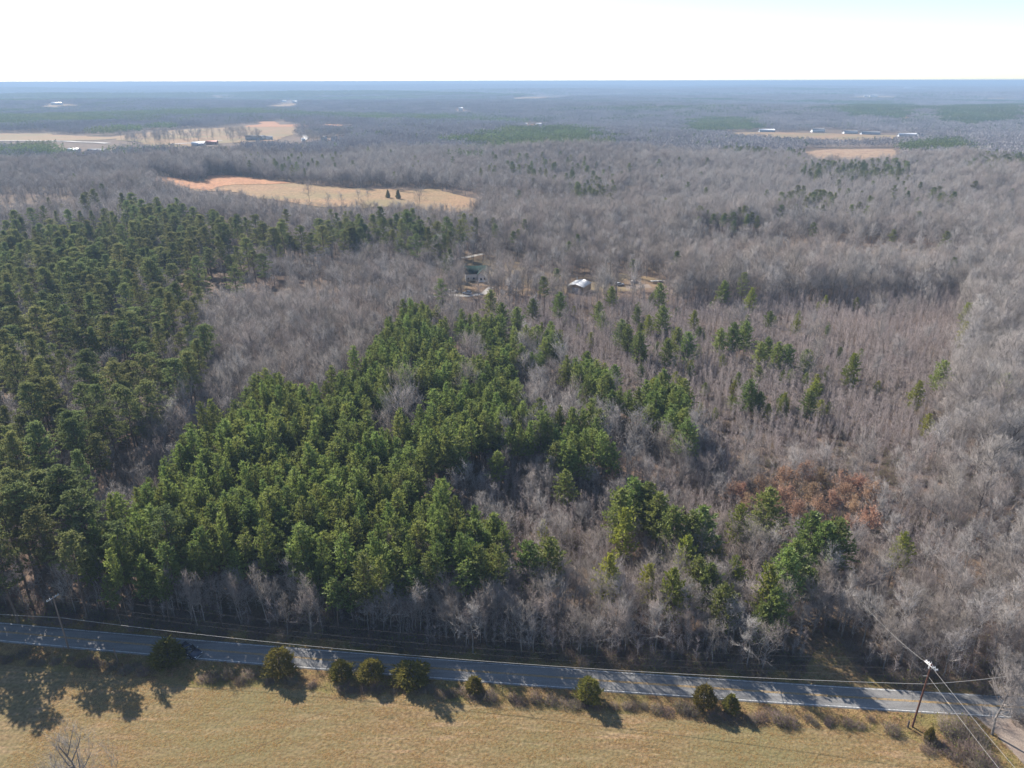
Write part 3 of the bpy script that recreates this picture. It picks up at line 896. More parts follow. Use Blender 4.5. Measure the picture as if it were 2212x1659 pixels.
def free(X, Y, H, lo=3.3):
    """True where a tree of height H hides no field, road, yard building or clearing."""
    Z = terrain(X, Y)
    over = np.random.default_rng(len(X)).uniform(0, 1, len(X)) ** 2 * 3
    bx, by, _ = proj(X, Y, Z); tx, ty, _ = proj(X, Y, Z + H); mx, my, _ = proj(X, Y, Z + H * 0.55)
    g = road_gap(X, Y)
    ok = (g > LANE + lo)
    for p in FIELD_POLYS:
        ok &= ~inside(p, bx, by) & ~inside(p, mx, my + over) & ~inside(p, tx, ty + 3 + over)
    ok &= ~inside(CLEAR, bx, by)
    for x0, y0, x1, y1 in KEEP:
        ok &= ~((bx > x0 - 2) & (bx < x1 + 2) & (by > y0 + 6) & (ty < y1 - 8))
    return ok, bx, by, mx, my

trees = []          # kind list, variant index, x, y, scale, z scale, zone
def put(kinds, X, Y, s, zone, sz=None, seed=0):
    rng = np.random.default_rng(seed + 1000)
    k = rng.integers(0, len(kinds), len(X))
    for i in range(len(X)):
        trees.append((kinds, int(k[i]), float(X[i]), float(Y[i]), float(s[i]), float(sz[i] if sz is not None else s[i]), zone))

def noise2(x, y, s, seed=0):
    r = np.random.default_rng(seed)
    v = 0
    for i in range(5):
        a = r.uniform(0, 6.28); p = r.uniform(0, 6.28); f = s * r.uniform(0.6, 1.7)
        v = v + np.sin((x * math.cos(a) + y * math.sin(a)) * f + p)
    return v / 2.2

occupied = []
# plantation of young pines
X, Y = scatter(3.45, 104, 420, seed=1)
ok, bx, by, mx, my = free(X, Y, 17, lo=2.6)
px0, py0, _ = proj(X, Y, terrain(X, Y) + 12.8)
k = ok & inside(PLANT, px0 + 26 * noise2(X, Y, 0.16, 61), py0 + 14 * noise2(X, Y, 0.16, 62))
nz = noise2(X, Y, 0.12, 3); k &= (nz > -0.72) | (px0 < 640)
k &= ~((px0 > 1120) & (nz < -0.12))
X, Y = X[k], Y[k]
r_ = np.random.default_rng(5)
put(PINES, X, Y, r_.uniform(0.75, 1.35, len(X)), 'plantation', r_.uniform(0.72, 1.16, len(X)), 5)
PLX, PLY = X, Y
# a few young pines thin out at the far end of the plantation
# tall mature pines on the left
X, Y = scatter(6.8, 104, 700, jit=0.55, seed=2)
H = np.full(len(X), 20.0)
ok, bx, by, mx, my = free(X, Y, 24, lo=3.5)
cx_, cy_, _ = proj(X, Y, terrain(X, Y) + 18)
r_ = np.random.default_rng(6)
k = ok & ((inside(TALLP, cx_, cy_) & (r_.uniform(size=len(X)) < np.where(cy_ > 1000, 0.85, 0.70))) | (inside(BACKP, cx_, cy_) & (noise2(X, Y, 0.02, 8) + r_.uniform(-0.9, 0.9, len(X)) > 0.28)))
# open middle between tall pines and plantation stays dark and bare
put(TPINES, X[k], Y[k], r_.uniform(0.8, 1.75, k.sum()), 'tall', r_.uniform(0.78, 1.42, k.sum()), 6)
near_x = np.array([-97.0, -90, -104, -83, -111, -118, -74, -94, -108]); near_y = np.array([126.0, 122, 121, 127, 125, 121, 131, 133, 134])
put(TPINES, near_x, near_y, np.array([1.5, 1.3, 1.45, 1.2, 1.6, 1.4, 1.25, 1.4, 1.5]), 'tall', np.array([1.25, 1.1, 1.2, 1.05, 1.3, 1.15, 1.1, 1.25, 1.3]), 66)
TPX, TPY = np.concatenate([X[k], near_x]), np.concatenate([Y[k], near_y])

def near_any(X, Y, PX, PY, d):
    out = np.zeros(len(X), bool)
    cell = {}
    for x, y in zip(PX, PY):
        cell.setdefault((int(x // d), int(y // d)), []).append((x, y))
    for i, (x, y) in enumerate(zip(X, Y)):
        cx0, cy0 = int(x // d), int(y // d)
        for a in (-1, 0, 1):
            for b in (-1, 0, 1):
                for (qx, qy) in cell.get((cx0 + a, cy0 + b), ()):
                    if (x - qx) ** 2 + (y - qy) ** 2 < d * d:
                        out[i] = True
    return out

# bare hardwoods
X, Y = scatter(5.0, 104, 1150, seed=3)
ok, bx, by, mx, my = free(X, Y, 14, lo=4.0)
cx_, cy_, _ = proj(X, Y, terrain(X, Y) + 9.5)
r_ = np.random.default_rng(7)
u = r_.uniform(size=len(X))
inplant = inside(PLANT, cx_, cy_); intall = inside(TALLP, cx_, cy_); inback = inside(BACKP, cx_, cy_); inthick = inside(THICK, cx_, cy_); inyard = inside(YARD, bx, by)
p = np.full(len(X), 0.93)
p[inplant] = np.where(near_any(X[inplant], Y[inplant], PLX, PLY, 2.7), 0.0, 0.75); p[intall] = 0.6; p[inback] = 0.6; p[inthick] = 0.03; p[inyard] = 0.42
lower = (cy_ > 960) & (cx_ > 900) & ~inplant
p[lower] = 0.48
p[lower & (cx_ > 2040)] = 0.75
p[inside(RUSSET, cx_, cy_)] = 0.02
p[inside(DARKGAP, bx, by)] = 0.0
far_ = np.hypot(X, Y) > 330
stand = noise2(X, Y, 0.022, 71)
hollow = noise2(X * 0.6, Y, 0.03, 72)
p = np.where(far_ & (hollow < -0.75), p * 0.25, p)
k = ok & (u < p) & ~near_any(X, Y, TPX, TPY, 3.0)
sc = r_.uniform(0.75, 1.2, len(X)) * np.where(far_, 1 + 0.16 * stand, 1.0) * np.where(cy_ > 960, 0.72, 1.0)
sc[(cx_ > 2040)] *= 1.1
stand2 = noise2(X, Y, 0.015, 73) + r_.normal(0, 0.55, len(X))
for sel, kinds_ in ((stand2 < -0.5, [0, 3]), ((stand2 >= -0.5) & (stand2 < 0.5), [0, 1, 2]), (stand2 >= 0.5, [1, 4, 2])):
    q_ = k & sel
    nk = r_.integers(0, len(kinds_), q_.sum())
    xs_, ys_, ss_ = X[q_], Y[q_], sc[q_]
    for i in range(len(xs_)):
        trees.append((BARES, kinds_[nk[i]], float(xs_[i]), float(ys_[i]), float(ss_[i]), float(ss_[i] * r_.uniform(0.9, 1.15)), 'bare'))
# slender trees along the wood's edge above the road
X, Y = scatter(3.0, 100, 190, seed=33)
g_ = road_gap(X, Y); bx, by, _ = proj(X, Y, X * 0)
r_ = np.random.default_rng(34)
u = r_.uniform(size=len(X))
p = np.where((bx > 350) & (bx < 720) & (g_ < 10), 0.55, 0.0)
p = np.where((bx > 800) & (bx < 1700) & (g_ < 24), 0.62, p)
p = np.where((bx > 1700) & (g_ < 30), 0.4, p)
k = (g_ > LANE + 2.5) & (u < p) & ~inside(CLEAR, bx, by) & ~near_any(X, Y, PLX, PLY, 1.5)
k &= ~((bx > 1650) & (bx < 1900) & (g_ < 14))
sc = r_.uniform(0.6, 0.85, len(X))
for i in np.nonzero(k)[0]:
    left = bx[i] < 780
    trees.append((BARES, 4 if left else int((1, 4, 1, 2)[i % 4]), float(X[i]), float(Y[i]), float(sc[i] * (0.8 if left else 1.0)), float(sc[i] * (1.3 if left else 1.0)), 'bare'))
# saplings: the thicket and the young growth beside the road
X, Y = scatter(1.75, 104, 470, seed=4)
ok, bx, by, mx, my = free(X, Y, 7, lo=3.2)
cx_, cy_, _ = proj(X, Y, terrain(X, Y) + 5)
r_ = np.random.default_rng(8)
u = r_.uniform(size=len(X))
p = np.zeros(len(X))
p[inside(THICK, cx_, cy_)] = 0.95
low = (cy_ > 930) & (cx_ > 840)
p[low] = 0.92
p[inside(DARKB, cx_, cy_)] = 0.15
p[(cy_ > 1230)] = 0.6
p[(cy_ > 1260) & (cx_ < 850)] = 0.16
p[inside(PLANT, cx_, cy_)] = 0.10
p[inside(RUSSET, cx_, cy_)] = 0.22
p[inside(DARKGAP, bx, by)] = 0
p[(cx_ > 2080)] *= 0.5
p[(cx_ < 420) & (cy_ > 960)] = 0.35
nz = noise2(X, Y, 0.10, 11)
p *= np.clip(0.95 + 0.3 * nz, 0.3, 1.0)
k = ok & (u < p)
sc = r_.uniform(0.7, 1.2, len(X)) * np.where(cy_ > 1000, 0.9, 1.0)
put(SAPS, X[k], Y[k], sc[k] * 1.05, 'thicket', sc[k], 8)

# scattered pines read off the photograph: crown centre, crown height in pixels, yellowish or not, own label
SPOT = [
    (1140, 1222, 95, 0, 'dark green bushy pine between bare scrub and the plantation edge, lower of a pair'), (1183, 1215, 95, 0, 'green pine with spiky crown right beside a bushy pine above roadside scrub'),
    (1025, 1180, 150, 0, 'tall green pine at the right end of the plantation front'), (1068, 1165, 130, 0, 'slim green pine leaning out from the right end of the plantation'),
    (1335, 1110, 150, 0, 'leftmost tall pine of the cluster left of the russet oaks'), (1368, 1085, 160, 0, 'tallest middle pine of the cluster left of the russet oaks'), (1398, 1095, 150, 0, 'third pine from the left in the cluster left of the russet oaks'), (1420, 1120, 120, 0, 'rightmost pine of the tall cluster left of the russet oaks'), (1345, 1150, 90, 1, 'low yellow green pine at the foot of the tall cluster left of the russet oaks'),
    (1220, 1050, 60, 0, 'small lollipop pine alone among grey bare scrub in the middle'), (1455, 1150, 100, 0, 'left pine of the trio below the gap between pine cluster and oaks'), (1490, 1165, 120, 0, 'middle pine of the trio below the russet oaks, bushy and green'), (1515, 1150, 100, 0, 'right pine of the trio below the russet oaks'), (1480, 1205, 80, 1, 'yellowish small pine under the green trio below the russet oaks'),
    (1592, 1132, 75, 1, 'yellow green pine left beside a darker pine below the russet oaks'), (1652, 1108, 90, 0, 'green pine standing just below the left end of the russet oaks'),
    (1745, 1165, 100, 0, 'left crown of the big dark pine group right of the round bare shrub'), (1775, 1185, 120, 0, 'middle crown of the big dark pine group right of the round bare shrub'), (1805, 1175, 100, 0, 'right crown of the big dark pine group right of the round bare shrub'), (1690, 1245, 110, 0, 'left green pine of the pair just below the big dark pine group'), (1715, 1225, 110, 0, 'right green pine of the pair just below the big dark pine group'), (1655, 1285, 130, 1, 'yellow green pine left of the pair below the big dark group'), (1670, 1320, 90, 0, 'green pine lowest of the group nearest to the road'),
    (1312, 1250, 95, 1, 'yellowish open pine with visible trunk among bare scrub above the road'), (1400, 1262, 75, 1, 'small rounded yellow green pine left of a yellow pine above the road'),
    (1452, 1285, 95, 1, 'bright yellow pine with bushy crown above the roadside scrub'), (1530, 1268, 85, 0, 'green pine right of the yellow pine above the roadside scrub'), (1580, 1242, 70, 1, 'yellowish slim pine above a pair of green roadside pines'), (1560, 1310, 90, 0, 'bushy green pine just above the roadside strip, right of centre'), (1510, 1250, 80, 0, 'green pine behind the bright yellow one above the roadside scrub'),
    (1943, 1190, 70, 1, 'yellow green pine alone in brown scrub right of the russet oaks'),
    (1840, 795, 70, 1, 'bright yellow green conical pine alone in the sapling thicket'), (1618, 850, 60, 0, "left pine of the small clump in the middle of the thicket's right half"), (1640, 868, 45, 0, 'low dark pine right of the left clump in the thicket'), (1692, 868, 40, 1, 'yellowish tiny pine alone between two clumps in the thicket'), (1755, 845, 50, 1, 'yellow pine at the top of the right clump in the thicket'), (1745, 870, 50, 0, 'dark low pine of the right clump in the thicket'),
    (1765, 830, 40, 1, 'pale yellow pine tip at the right of the right thicket clump'), (1978, 850, 55, 1, 'thin yellowish pine among saplings right of the thicket'), (2030, 810, 65, 0, 'dark narrow conical evergreen at the right edge of the thicket'),
    (2001, 918, 45, 1, 'small bright green pine low at the right of the thicket'), (2088, 678, 45, 1, "upper yellow pine of the vertical pair at the thicket's right border"), (2082, 722, 50, 1, "lower yellow pine of the vertical pair at the thicket's right border"), (2170, 840, 65, 0, 'bushy pine half hidden by bare twigs at the right edge'),
    (1355, 730, 80, 0, 'big left pine of the upper thicket cluster'), (1380, 745, 70, 0, 'big right pine of the upper thicket cluster'), (1340, 715, 50, 0, 'small pine on the upper left of the upper thicket cluster'), (1430, 685, 50, 0, 'pine alone above the upper thicket cluster'), (1460, 735, 70, 0, 'left pine of the dark trio right of the upper cluster'), (1485, 745, 70, 0, 'right pine of the dark trio right of the upper cluster'), (1440, 760, 55, 0, 'lowest pine of the dark trio right of the upper cluster'),
    (1562, 630, 70, 0, 'dark bushy pine standing up at the far edge of the thicket'), (1620, 645, 45, 1, "yellow green low pine right of the dark pine at the thicket's far edge"), (1555, 735, 50, 0, 'left pine of the dark row in mid thicket'), (1610, 720, 55, 0, 'right pine of the dark row in mid thicket'), (1585, 725, 55, 0, 'middle pine of the dark row in mid thicket'), (1660, 690, 35, 0, 'small pine alone above the lower row in the thicket'),
    (1675, 765, 50, 0, 'second pine of the lower right row in the thicket'), (1700, 770, 50, 0, 'third pine of the lower right row in the thicket'), (1655, 752, 45, 0, 'first pine of the lower right row in the thicket'), (1740, 778, 45, 0, 'last pine of the lower right row in the thicket'), (1720, 705, 30, 1, 'tiny yellowish pine alone in the upper right thicket'),
    (1430, 830, 80, 0, "upper pine of the column right of the plantation's right lobe"), (1450, 860, 80, 0, "middle pine of the column right of the plantation's right lobe"), (1475, 850, 80, 0, "right pine of the column right of the plantation's right lobe"), (1410, 850, 60, 1, 'yellowish pine at the left of the column beside the plantation lobe'), (1268, 790, 75, 0, 'broad dark pine rising above the far edge of the plantation'),
    (1325, 815, 55, 0, 'pine with visible trunk just right of the broad dark pine'), (1208, 655, 55, 0, 'pine standing near the front of the metal roofed workshop, left'), (1190, 712, 35, 0, 'small pine alone left of the upper thicket'), (1150, 665, 40, 0, 'green pine left of the one before the workshop'), (1118, 690, 55, 0, 'bushy pine between plantation tip and the upper thicket'), (1085, 680, 50, 0, "pine at the plantation's far tip, right side"), (1425, 635, 45, 0, 'pine on the far thicket edge right of the workshop'), (1300, 690, 35, 0, 'small pine in the upper left thicket'),
    (1060, 650, 50, 0, 'pine at the far tip of the plantation below the house'), (1290, 672, 40, 0, 'small pine directly below the workshop'), (1375, 680, 35, 0, "small pine above the upper thicket cluster's left end"), (1400, 700, 40, 1, "yellowish pine above the upper thicket cluster's right end"), (1500, 690, 35, 1, 'yellowish pine between upper cluster and dark row'), (1645, 1345, 70, 0, 'small green pine lowest beside the road at the right'), (1745, 1260, 60, 0, 'green pine below the big dark group, right side'), (1545, 1195, 50, 1, 'yellowish small pine below the green trio, right'),
    (2185, 845, 50, 0, 'lower bushy pine at the right edge of the picture'), (1070, 1010, 60, 0, "isolated pine in the bare hollow below the plantation's right lobe"), (1170, 1150, 45, 1, 'yellowish young pine in the bare hollow above the twin bushy pines'), (1640, 765, 50, 0, 'pine of the lower row, left end by the dark trio'), (1320, 640, 40, 0, 'small pine on the workshop side of the thicket edge'), (1850, 655, 22, 1, "tiny yellowish pine far right in the thicket's back"),
]
spots = []
for (px, py, hp, yel, lab) in SPOT:
    # find the ground point whose tree has its crown centre at this pixel
    hh = 12.0
    for _ in range(3):
        g = at(px, py, z=hh * 0.62)
        dep = proj(g.x, g.y, g.z)[2]
        hh = float(np.clip(hp * dep / FPX / 0.80 / 0.74, 5, 17))
    spots.append((g.x, g.y, hh, yel, lab))
for (x, y, hh, yel, lab) in spots:
    kinds = YPINES if yel else OPINES
    s = hh / (13.0 if yel else 14.0)
    trees.append((kinds, int(abs(x * 7 + y * 3)) % len(kinds), x, y, s * (1.15 if yel else (1.27 if y < 190 else 1.15)), s * (1.0 if y < 190 else 0.92), lab or ('yellowish' if yel else 'scattered')))
# small half hidden pines sprinkled through the upper thicket
rs = np.random.default_rng(88)
for i in range(70):
    px, py = rs.uniform(1000, 1790), rs.uniform(640, 900)
    px = px if py < 760 else rs.uniform(1380, 1900)
    if inside(PLANT, px, py):
        continue
    g = at(px, py, z=4.5)
    hh = rs.uniform(5.0, 8.5)
    yl = rs.uniform() < 0.45
    kk = YPINES if yl else OPINES
    trees.append((kk, i % len(kk), g.x, g.y, hh / (13 if yl else 14) * rs.uniform(1.05, 1.5), hh / (13 if yl else 14), 'half hidden'))
# mid distance: odd tall pines among the bare woods beyond the yard
X, Y = scatter(17, 300, 1150, seed=9)
ok, bx, by, mx, my = free(X, Y, 18)
cx_, cy_, _ = proj(X, Y, terrain(X, Y) + 13)
r_ = np.random.default_rng(10)
nz = noise2(X, Y, 0.012, 21)
GRP = [(1680, 415, 1800, 455), (1500, 460, 1640, 490), (1880, 350, 1960, 390), (1340, 520, 1400, 600), (860, 470, 1030, 520), (1560, 312, 1670, 332), (2080, 330, 2230, 380), (910, 560, 980, 640), (1730, 344, 1951, 389), (1950, 300, 2045, 325), (1230, 395, 1330, 420), (2000, 420, 2060, 440)]
pp = np.clip(nz - 0.25, 0, 1) * 0.5 + 0.03
for x0, y0, x1, y1 in GRP:
    pp[(cx_ > x0) & (cx_ < x1) & (cy_ > y0) & (cy_ < y1)] = 0.85
k = ok & (r_.uniform(size=len(X)) < pp) & ~inside(TALLP, cx_, cy_) & ~inside(PLANT, cx_, cy_) & ~inside(THICK, cx_, cy_)
put(TPINES, X[k], Y[k], r_.uniform(0.75, 1.05, k.sum()), 'odd', None, 10)
# denser pine groups
X, Y = scatter(7.5, 300, 1150, seed=12)
ok, bx, by, mx, my = free(X, Y, 18)
cx_, cy_, _ = proj(X, Y, terrain(X, Y) + 13)
pp = np.zeros(len(X))
for x0, y0, x1, y1 in GRP[:3] + GRP[5:7] + GRP[8:]:
    mxx, myy = (x0 + x1) / 2, (y0 + y1) / 2
    q = ((cx_ - mxx) / (x1 - x0) * 2) ** 2 + ((cy_ - myy) / (y1 - y0) * 2) ** 2
    pp = np.maximum(pp, np.where(q < 1, 0.55, 0))
k = ok & (np.random.default_rng(13).uniform(size=len(X)) < pp)
put(TPINES, X[k], Y[k], np.random.default_rng(14).uniform(0.7, 1.0, k.sum()), 'odd', None, 14)
print('layout', len(trees), round(time.time() - T0, 1))

# ------------------------------------------------------------------ individuals and the masses behind them
GROUPS = {
    'plantation': ('young green pine of the dense plantation stand beyond the road', 'pine', 'young pines of the dense plantation stand'),
    'scattered': ('green pine standing scattered among bare saplings right of the plantation', 'pine', 'green pines scattered among the bare saplings'),
    'yellowish': ('yellow green pine standing scattered among bare saplings right of the plantation', 'pine', 'yellow green pines scattered among the bare saplings'),
    'half hidden': ('small pine half sunk among the saplings of the upper thicket', 'pine', 'small pines half hidden in the thicket'),
    'tall': ('tall mature pine with long bare trunk in the shaded wood left of the plantation', 'pine', 'tall mature pines of the wood on the left'),
    'odd': ('tall dark pine standing up among the grey bare woods beyond the thicket', 'pine', 'tall dark pines among the distant bare woods'),
    'bare': ('leafless grey hardwood tree of the winter woods around the pines', 'tree', 'leafless hardwoods of the winter woods'),
    'thicket': ('slim leafless sapling of the thicket right of the pine plantation', 'sapling', 'slim leafless saplings of the thicket'),
}
ZONES = {
    'plantation': [(lambda x, y: y > 1165, 'young pine in the front rows of the plantation, its trunk base next to the road'),
                   (lambda x, y: x < 440, 'young pine on the left flank of the plantation, facing the tall shaded pine wood'),
                   (lambda x, y: x > 1120, 'young pine in the right lobe of the plantation, next to the sapling thicket'),
                   (lambda x, y: y > 1010, 'young pine in the lower middle of the plantation, behind its front rows'),
                   (lambda x, y: True, 'young pine in the upper middle of the dense plantation stand')],
    'tall': [(lambda x, y: y > 1080, 'tall pine close to the road at the left edge, in deep shade'),
             (lambda x, y: y > 860, 'tall pine on the left, level with the middle of the plantation'),
             (lambda x, y: y > 600, 'tall pine with rounded crown on the left, above the shaded roadside pines'),
             (lambda x, y: True, 'tall pine in the far band of woods just below the big tan pasture')],
    'bare': [(lambda x, y: (x > 2020) & (y > 700), 'leafless spreading tree in the grey wood along the right edge'),
             (lambda x, y: (y > 1180) & (x < 800), 'slender pale leafless tree in front of the plantation, beside the road'),
             (lambda x, y: y > 1180, 'leafless tree in the scrubby strip right beside the road'),
             (lambda x, y: (y > 930) & (x > 900), 'leafless tree among scattered pines between roadside scrub and thicket'),
             (lambda x, y: (y > 560) & (x < 1000), 'leafless tree in the wood between tall pines and plantation'),
             (lambda x, y: True, 'leafless tree in the grey woods behind the thicket')],
    'thicket': [(lambda x, y: (y > 1180) & (x < 860), 'slim sapling in front of the plantation, close to the road'),
                (lambda x, y: y > 1230, 'slim sapling in the scrubby strip above the right half of the road'),
                (lambda x, y: (y > 1010) & (x > 860), 'slim sapling among the scattered pines below the russet oaks'),
                (lambda x, y: True, 'slim sapling in the shaded ground left of the plantation')],
}
def zone_tag(o, zone, x, y, h):
    lab, cat, grp = GROUPS[zone]
    if zone in ZONES:
        px, py, _ = proj(x, y, float(terrain(x, y)) + h * 0.7)
        for i, (test, l) in enumerate(ZONES[zone]):
            if test(px, py):
                lab, grp = l, grp + ': ' + l.split(', ')[0].split(' in the ')[-1]
                break
    tag(o, lab, cat, grp)
def in_frame(x, y, h):
    z = terrain(x, y)
    px, py, d = proj(x, y, z + h * 0.7)
    return (px > -15) & (px < 2227) & (py > 150) & (py < 1690)

def classify(name):
    return [t for t in trees if t[0][0].name == name]

MASS = {}
def mass(name, label, kinds, items, seed=0):
    """The trees past the limit: one object that instances the meshes of the kinds above at every point."""
    n = len(items)
    if n == 0:
        return
    flat = []
    for kd in kinds:
        if kd not in flat:
            flat.append(kd)
    for kd in flat:
        if kd.first is None:
            raise RuntimeError('kind not placed: ' + kd.name)
    idx = {id(kd): i for i, kd in enumerate(flat)}
    X = np.array([t[2] for t in items]); Y = np.array([t[3] for t in items])
    Z = terrain(X, Y)
    rng = np.random.default_rng(seed)
    rot = np.stack([rng.normal(0, 0.02, n), rng.normal(0, 0.02, n), rng.uniform(0, 6.283, n)], 1)
    scl = np.stack([[t[4] for t in items], [t[4] for t in items], [t[5] for t in items]], 1)
    ix = np.array([idx[id(t[0][t[1]])] for t in items])
    instance_mass(name, label, np.stack([X, Y, Z], 1), rot, scl, ix, [[c for c in kd.first.children] for kd in flat])

def instance_mass(name, label, P, rot, scl, ix, sources):
    n = len(P)
    me = bpy.data.meshes.new(name)
    me.vertices.add(n); me.vertices.foreach_set('co', np.asarray(P, np.float32).ravel())
    for an, tp, dat in (('rot', 'FLOAT_VECTOR', rot), ('scl', 'FLOAT_VECTOR', scl)):
        a = me.attributes.new(an, tp, 'POINT'); a.data.foreach_set('vector', np.asarray(dat, np.float32).ravel())
    a = me.attributes.new('variant', 'INT', 'POINT'); a.data.foreach_set('value', np.asarray(ix, np.int32))
    o = bpy.data.objects.new(name, me); COL.objects.link(o)
    tag(o, label, kind='stuff')
    ng = bpy.data.node_groups.new(name, 'GeometryNodeTree')
    ng.interface.new_socket('Geometry', in_out='INPUT', socket_type='NodeSocketGeometry')
    ng.interface.new_socket('Geometry', in_out='OUTPUT', socket_type='NodeSocketGeometry')
    gi = ng.nodes.new('NodeGroupInput'); go = ng.nodes.new('NodeGroupOutput')
    iop = ng.nodes.new('GeometryNodeInstanceOnPoints')
    ng.links.new(gi.outputs[0], iop.inputs['Points'])
    allj = ng.nodes.new('GeometryNodeJoinGeometry')
    g2is = []
    for parts in sources:
        j = ng.nodes.new('GeometryNodeJoinGeometry')
        for ob in parts:
            oi = ng.nodes.new('GeometryNodeObjectInfo'); oi.transform_space = 'ORIGINAL'
            oi.inputs['Object'].default_value = ob
            ng.links.new(oi.outputs['Geometry'], j.inputs[0])
        g = ng.nodes.new('GeometryNodeGeometryToInstance')
        ng.links.new(j.outputs[0], g.inputs[0])
        g2is.append(g)
    for g in reversed(g2is):          # joins take the last link first
        ng.links.new(g.outputs[0], allj.inputs[0])
    ng.links.new(allj.outputs[0], iop.inputs['Instance'])
    iop.inputs['Pick Instance'].default_value = True
    def attr(nm, tp):
        na = ng.nodes.new('GeometryNodeInputNamedAttribute'); na.data_type = tp
        na.inputs['Name'].default_value = nm
        return [s for s in na.outputs if s.enabled and s.name == 'Attribute'][0]
    ng.links.new(attr('variant', 'INT'), iop.inputs['Instance Index'])
    e2r = ng.nodes.new('FunctionNodeEulerToRotation')
    ng.links.new(attr('rot', 'FLOAT_VECTOR'), e2r.inputs[0])
    ng.links.new(e2r.outputs[0], iop.inputs['Rotation'])
    ng.links.new(attr('scl', 'FLOAT_VECTOR'), iop.inputs['Scale'])
    ng.links.new(iop.outputs[0], go.inputs[0])
    md = o.modifiers.new('scatter', 'NODES'); md.node_group = ng
    return o

def individuals(name, limit, height, mass_name, mass_label, seed):
    its = classify(name)
    X = np.array([t[2] for t in its]); Y = np.array([t[3] for t in its])
    vis = in_frame(X, Y, height)
    d = np.hypot(X, Y) - np.array([60.0 if t[6] not in GROUPS or t[6] in ('scattered', 'yellowish', 'half hidden') else 0.0 for t in its]) * 6
    order = np.argsort(np.where(vis, d, d + 1e5))
    rng = np.random.default_rng(seed)
    own = set(order[:limit].tolist())
    # make sure that each variant exists
    kinds = []
    for t in its:
        for kd in t[0]:
            if kd not in kinds:
                kinds.append(kd)
    for i in order[:limit]:
        ks, v, x, y, s, sz, zone = its[i]
        z = float(terrain(x, y))
        o = ks[v].place((x, y, z), float(rng.uniform(0, 6.283)), s, sz, (float(rng.normal(0, 0.02)), float(rng.normal(0, 0.02))))
        if zone in GROUPS:
            zone_tag(o, zone, x, y, height)
        else:
            tag(o, zone, 'pine', 'pines scattered among the bare saplings and scrub')
    rest = [its[i] for i in range(len(its)) if i not in own]
    used = []
    for t in rest:
        kd = t[0][t[1]]
        if kd.first is None:
            # rare variant: take another of the same list that stands in the scene
            for alt in t[0]:
                if alt.first is not None:
                    kd = alt
        used.append(([kd], 0, t[2], t[3], t[4], t[5], t[6]))
    ks = []
    for t in used:
        if t[0][0] not in ks:
            ks.append(t[0][0])
    mass(mass_name, mass_label, ks, used, seed)

individuals('pine_tree', 300, 12, 'pine_forest', 'dense mass of young green pines filling the back of the plantation', 1)
individuals('tall_pine_tree', 300, 20, 'mature_pine_forest', 'mass of tall dark pines far back in the woods', 2)
individuals('bare_tree', 215, 14, 'bare_woods', 'purple grey mass of leafless winter woods stretching back', 3)
individuals('sapling', 300, 7, 'sapling_undergrowth', 'pinkish grey mass of thin leafless saplings', 4)
print('near trees', round(time.time() - T0, 1))

# russet oaks
OAKS = []
def oak_parts(seed):
    tr, cr = bare_parts(seed, 8.5, 1.35, 0.22, 12, 6, 1, 0.15, 0.35)
    rng = np.random.default_rng(seed + 1)
    lf = MB()
    V = np.concatenate(cr.v)
    V = V[V[:, 2] > 2.5]
    q = V[rng.integers(0, len(V), 1500)] + rng.normal(0, 0.12, (1500, 3))
    lf.kites(q, rng.normal(size=(1500, 3)) + np.array([0, 0, 0.3]), rng.uniform(0.22, 0.4, 1500), rng.uniform(0.15, 0.26, 1500), rng)
    return tr, cr, lf
OKIND = [Kind('russet_oak_tree', oak_parts(200 + i), (M['bark'], M['scrub_twig'], M['russet']), 8.5, ('trunk', 'branches', 'leaves')) for i in range(3)]
oak_px = [(1600, 1062), (1645, 1050), (1690, 1040), (1735, 1028), (1775, 1035), (1815, 1045), (1855, 1055), (1880, 1082), (1840, 1095), (1795, 1085), (1745, 1075), (1695, 1085), (1650, 1090), (1610, 1092), (1320, 1045), (1875, 1130), (1830, 1135), (1580, 1068), (1720, 1110), (1770, 1115), (1675, 1062), (1825, 1068)]
for i, (px, py) in enumerate(oak_px):
    g = at(px, py, z=5)
    o = OKIND[i % 3].place((g.x, g.y, 0), i * 1.7, 0.85 + 0.08 * (i % 4))
    if px == 1320:
        tag(o, 'lone russet oak shrub between the plantation and a group of tall scattered pines', 'oak')
    else:
        tag(o, 'low oak with russet brown dead leaves in the patch between scrub and saplings', 'oak', 'russet oaks still holding dead leaves')

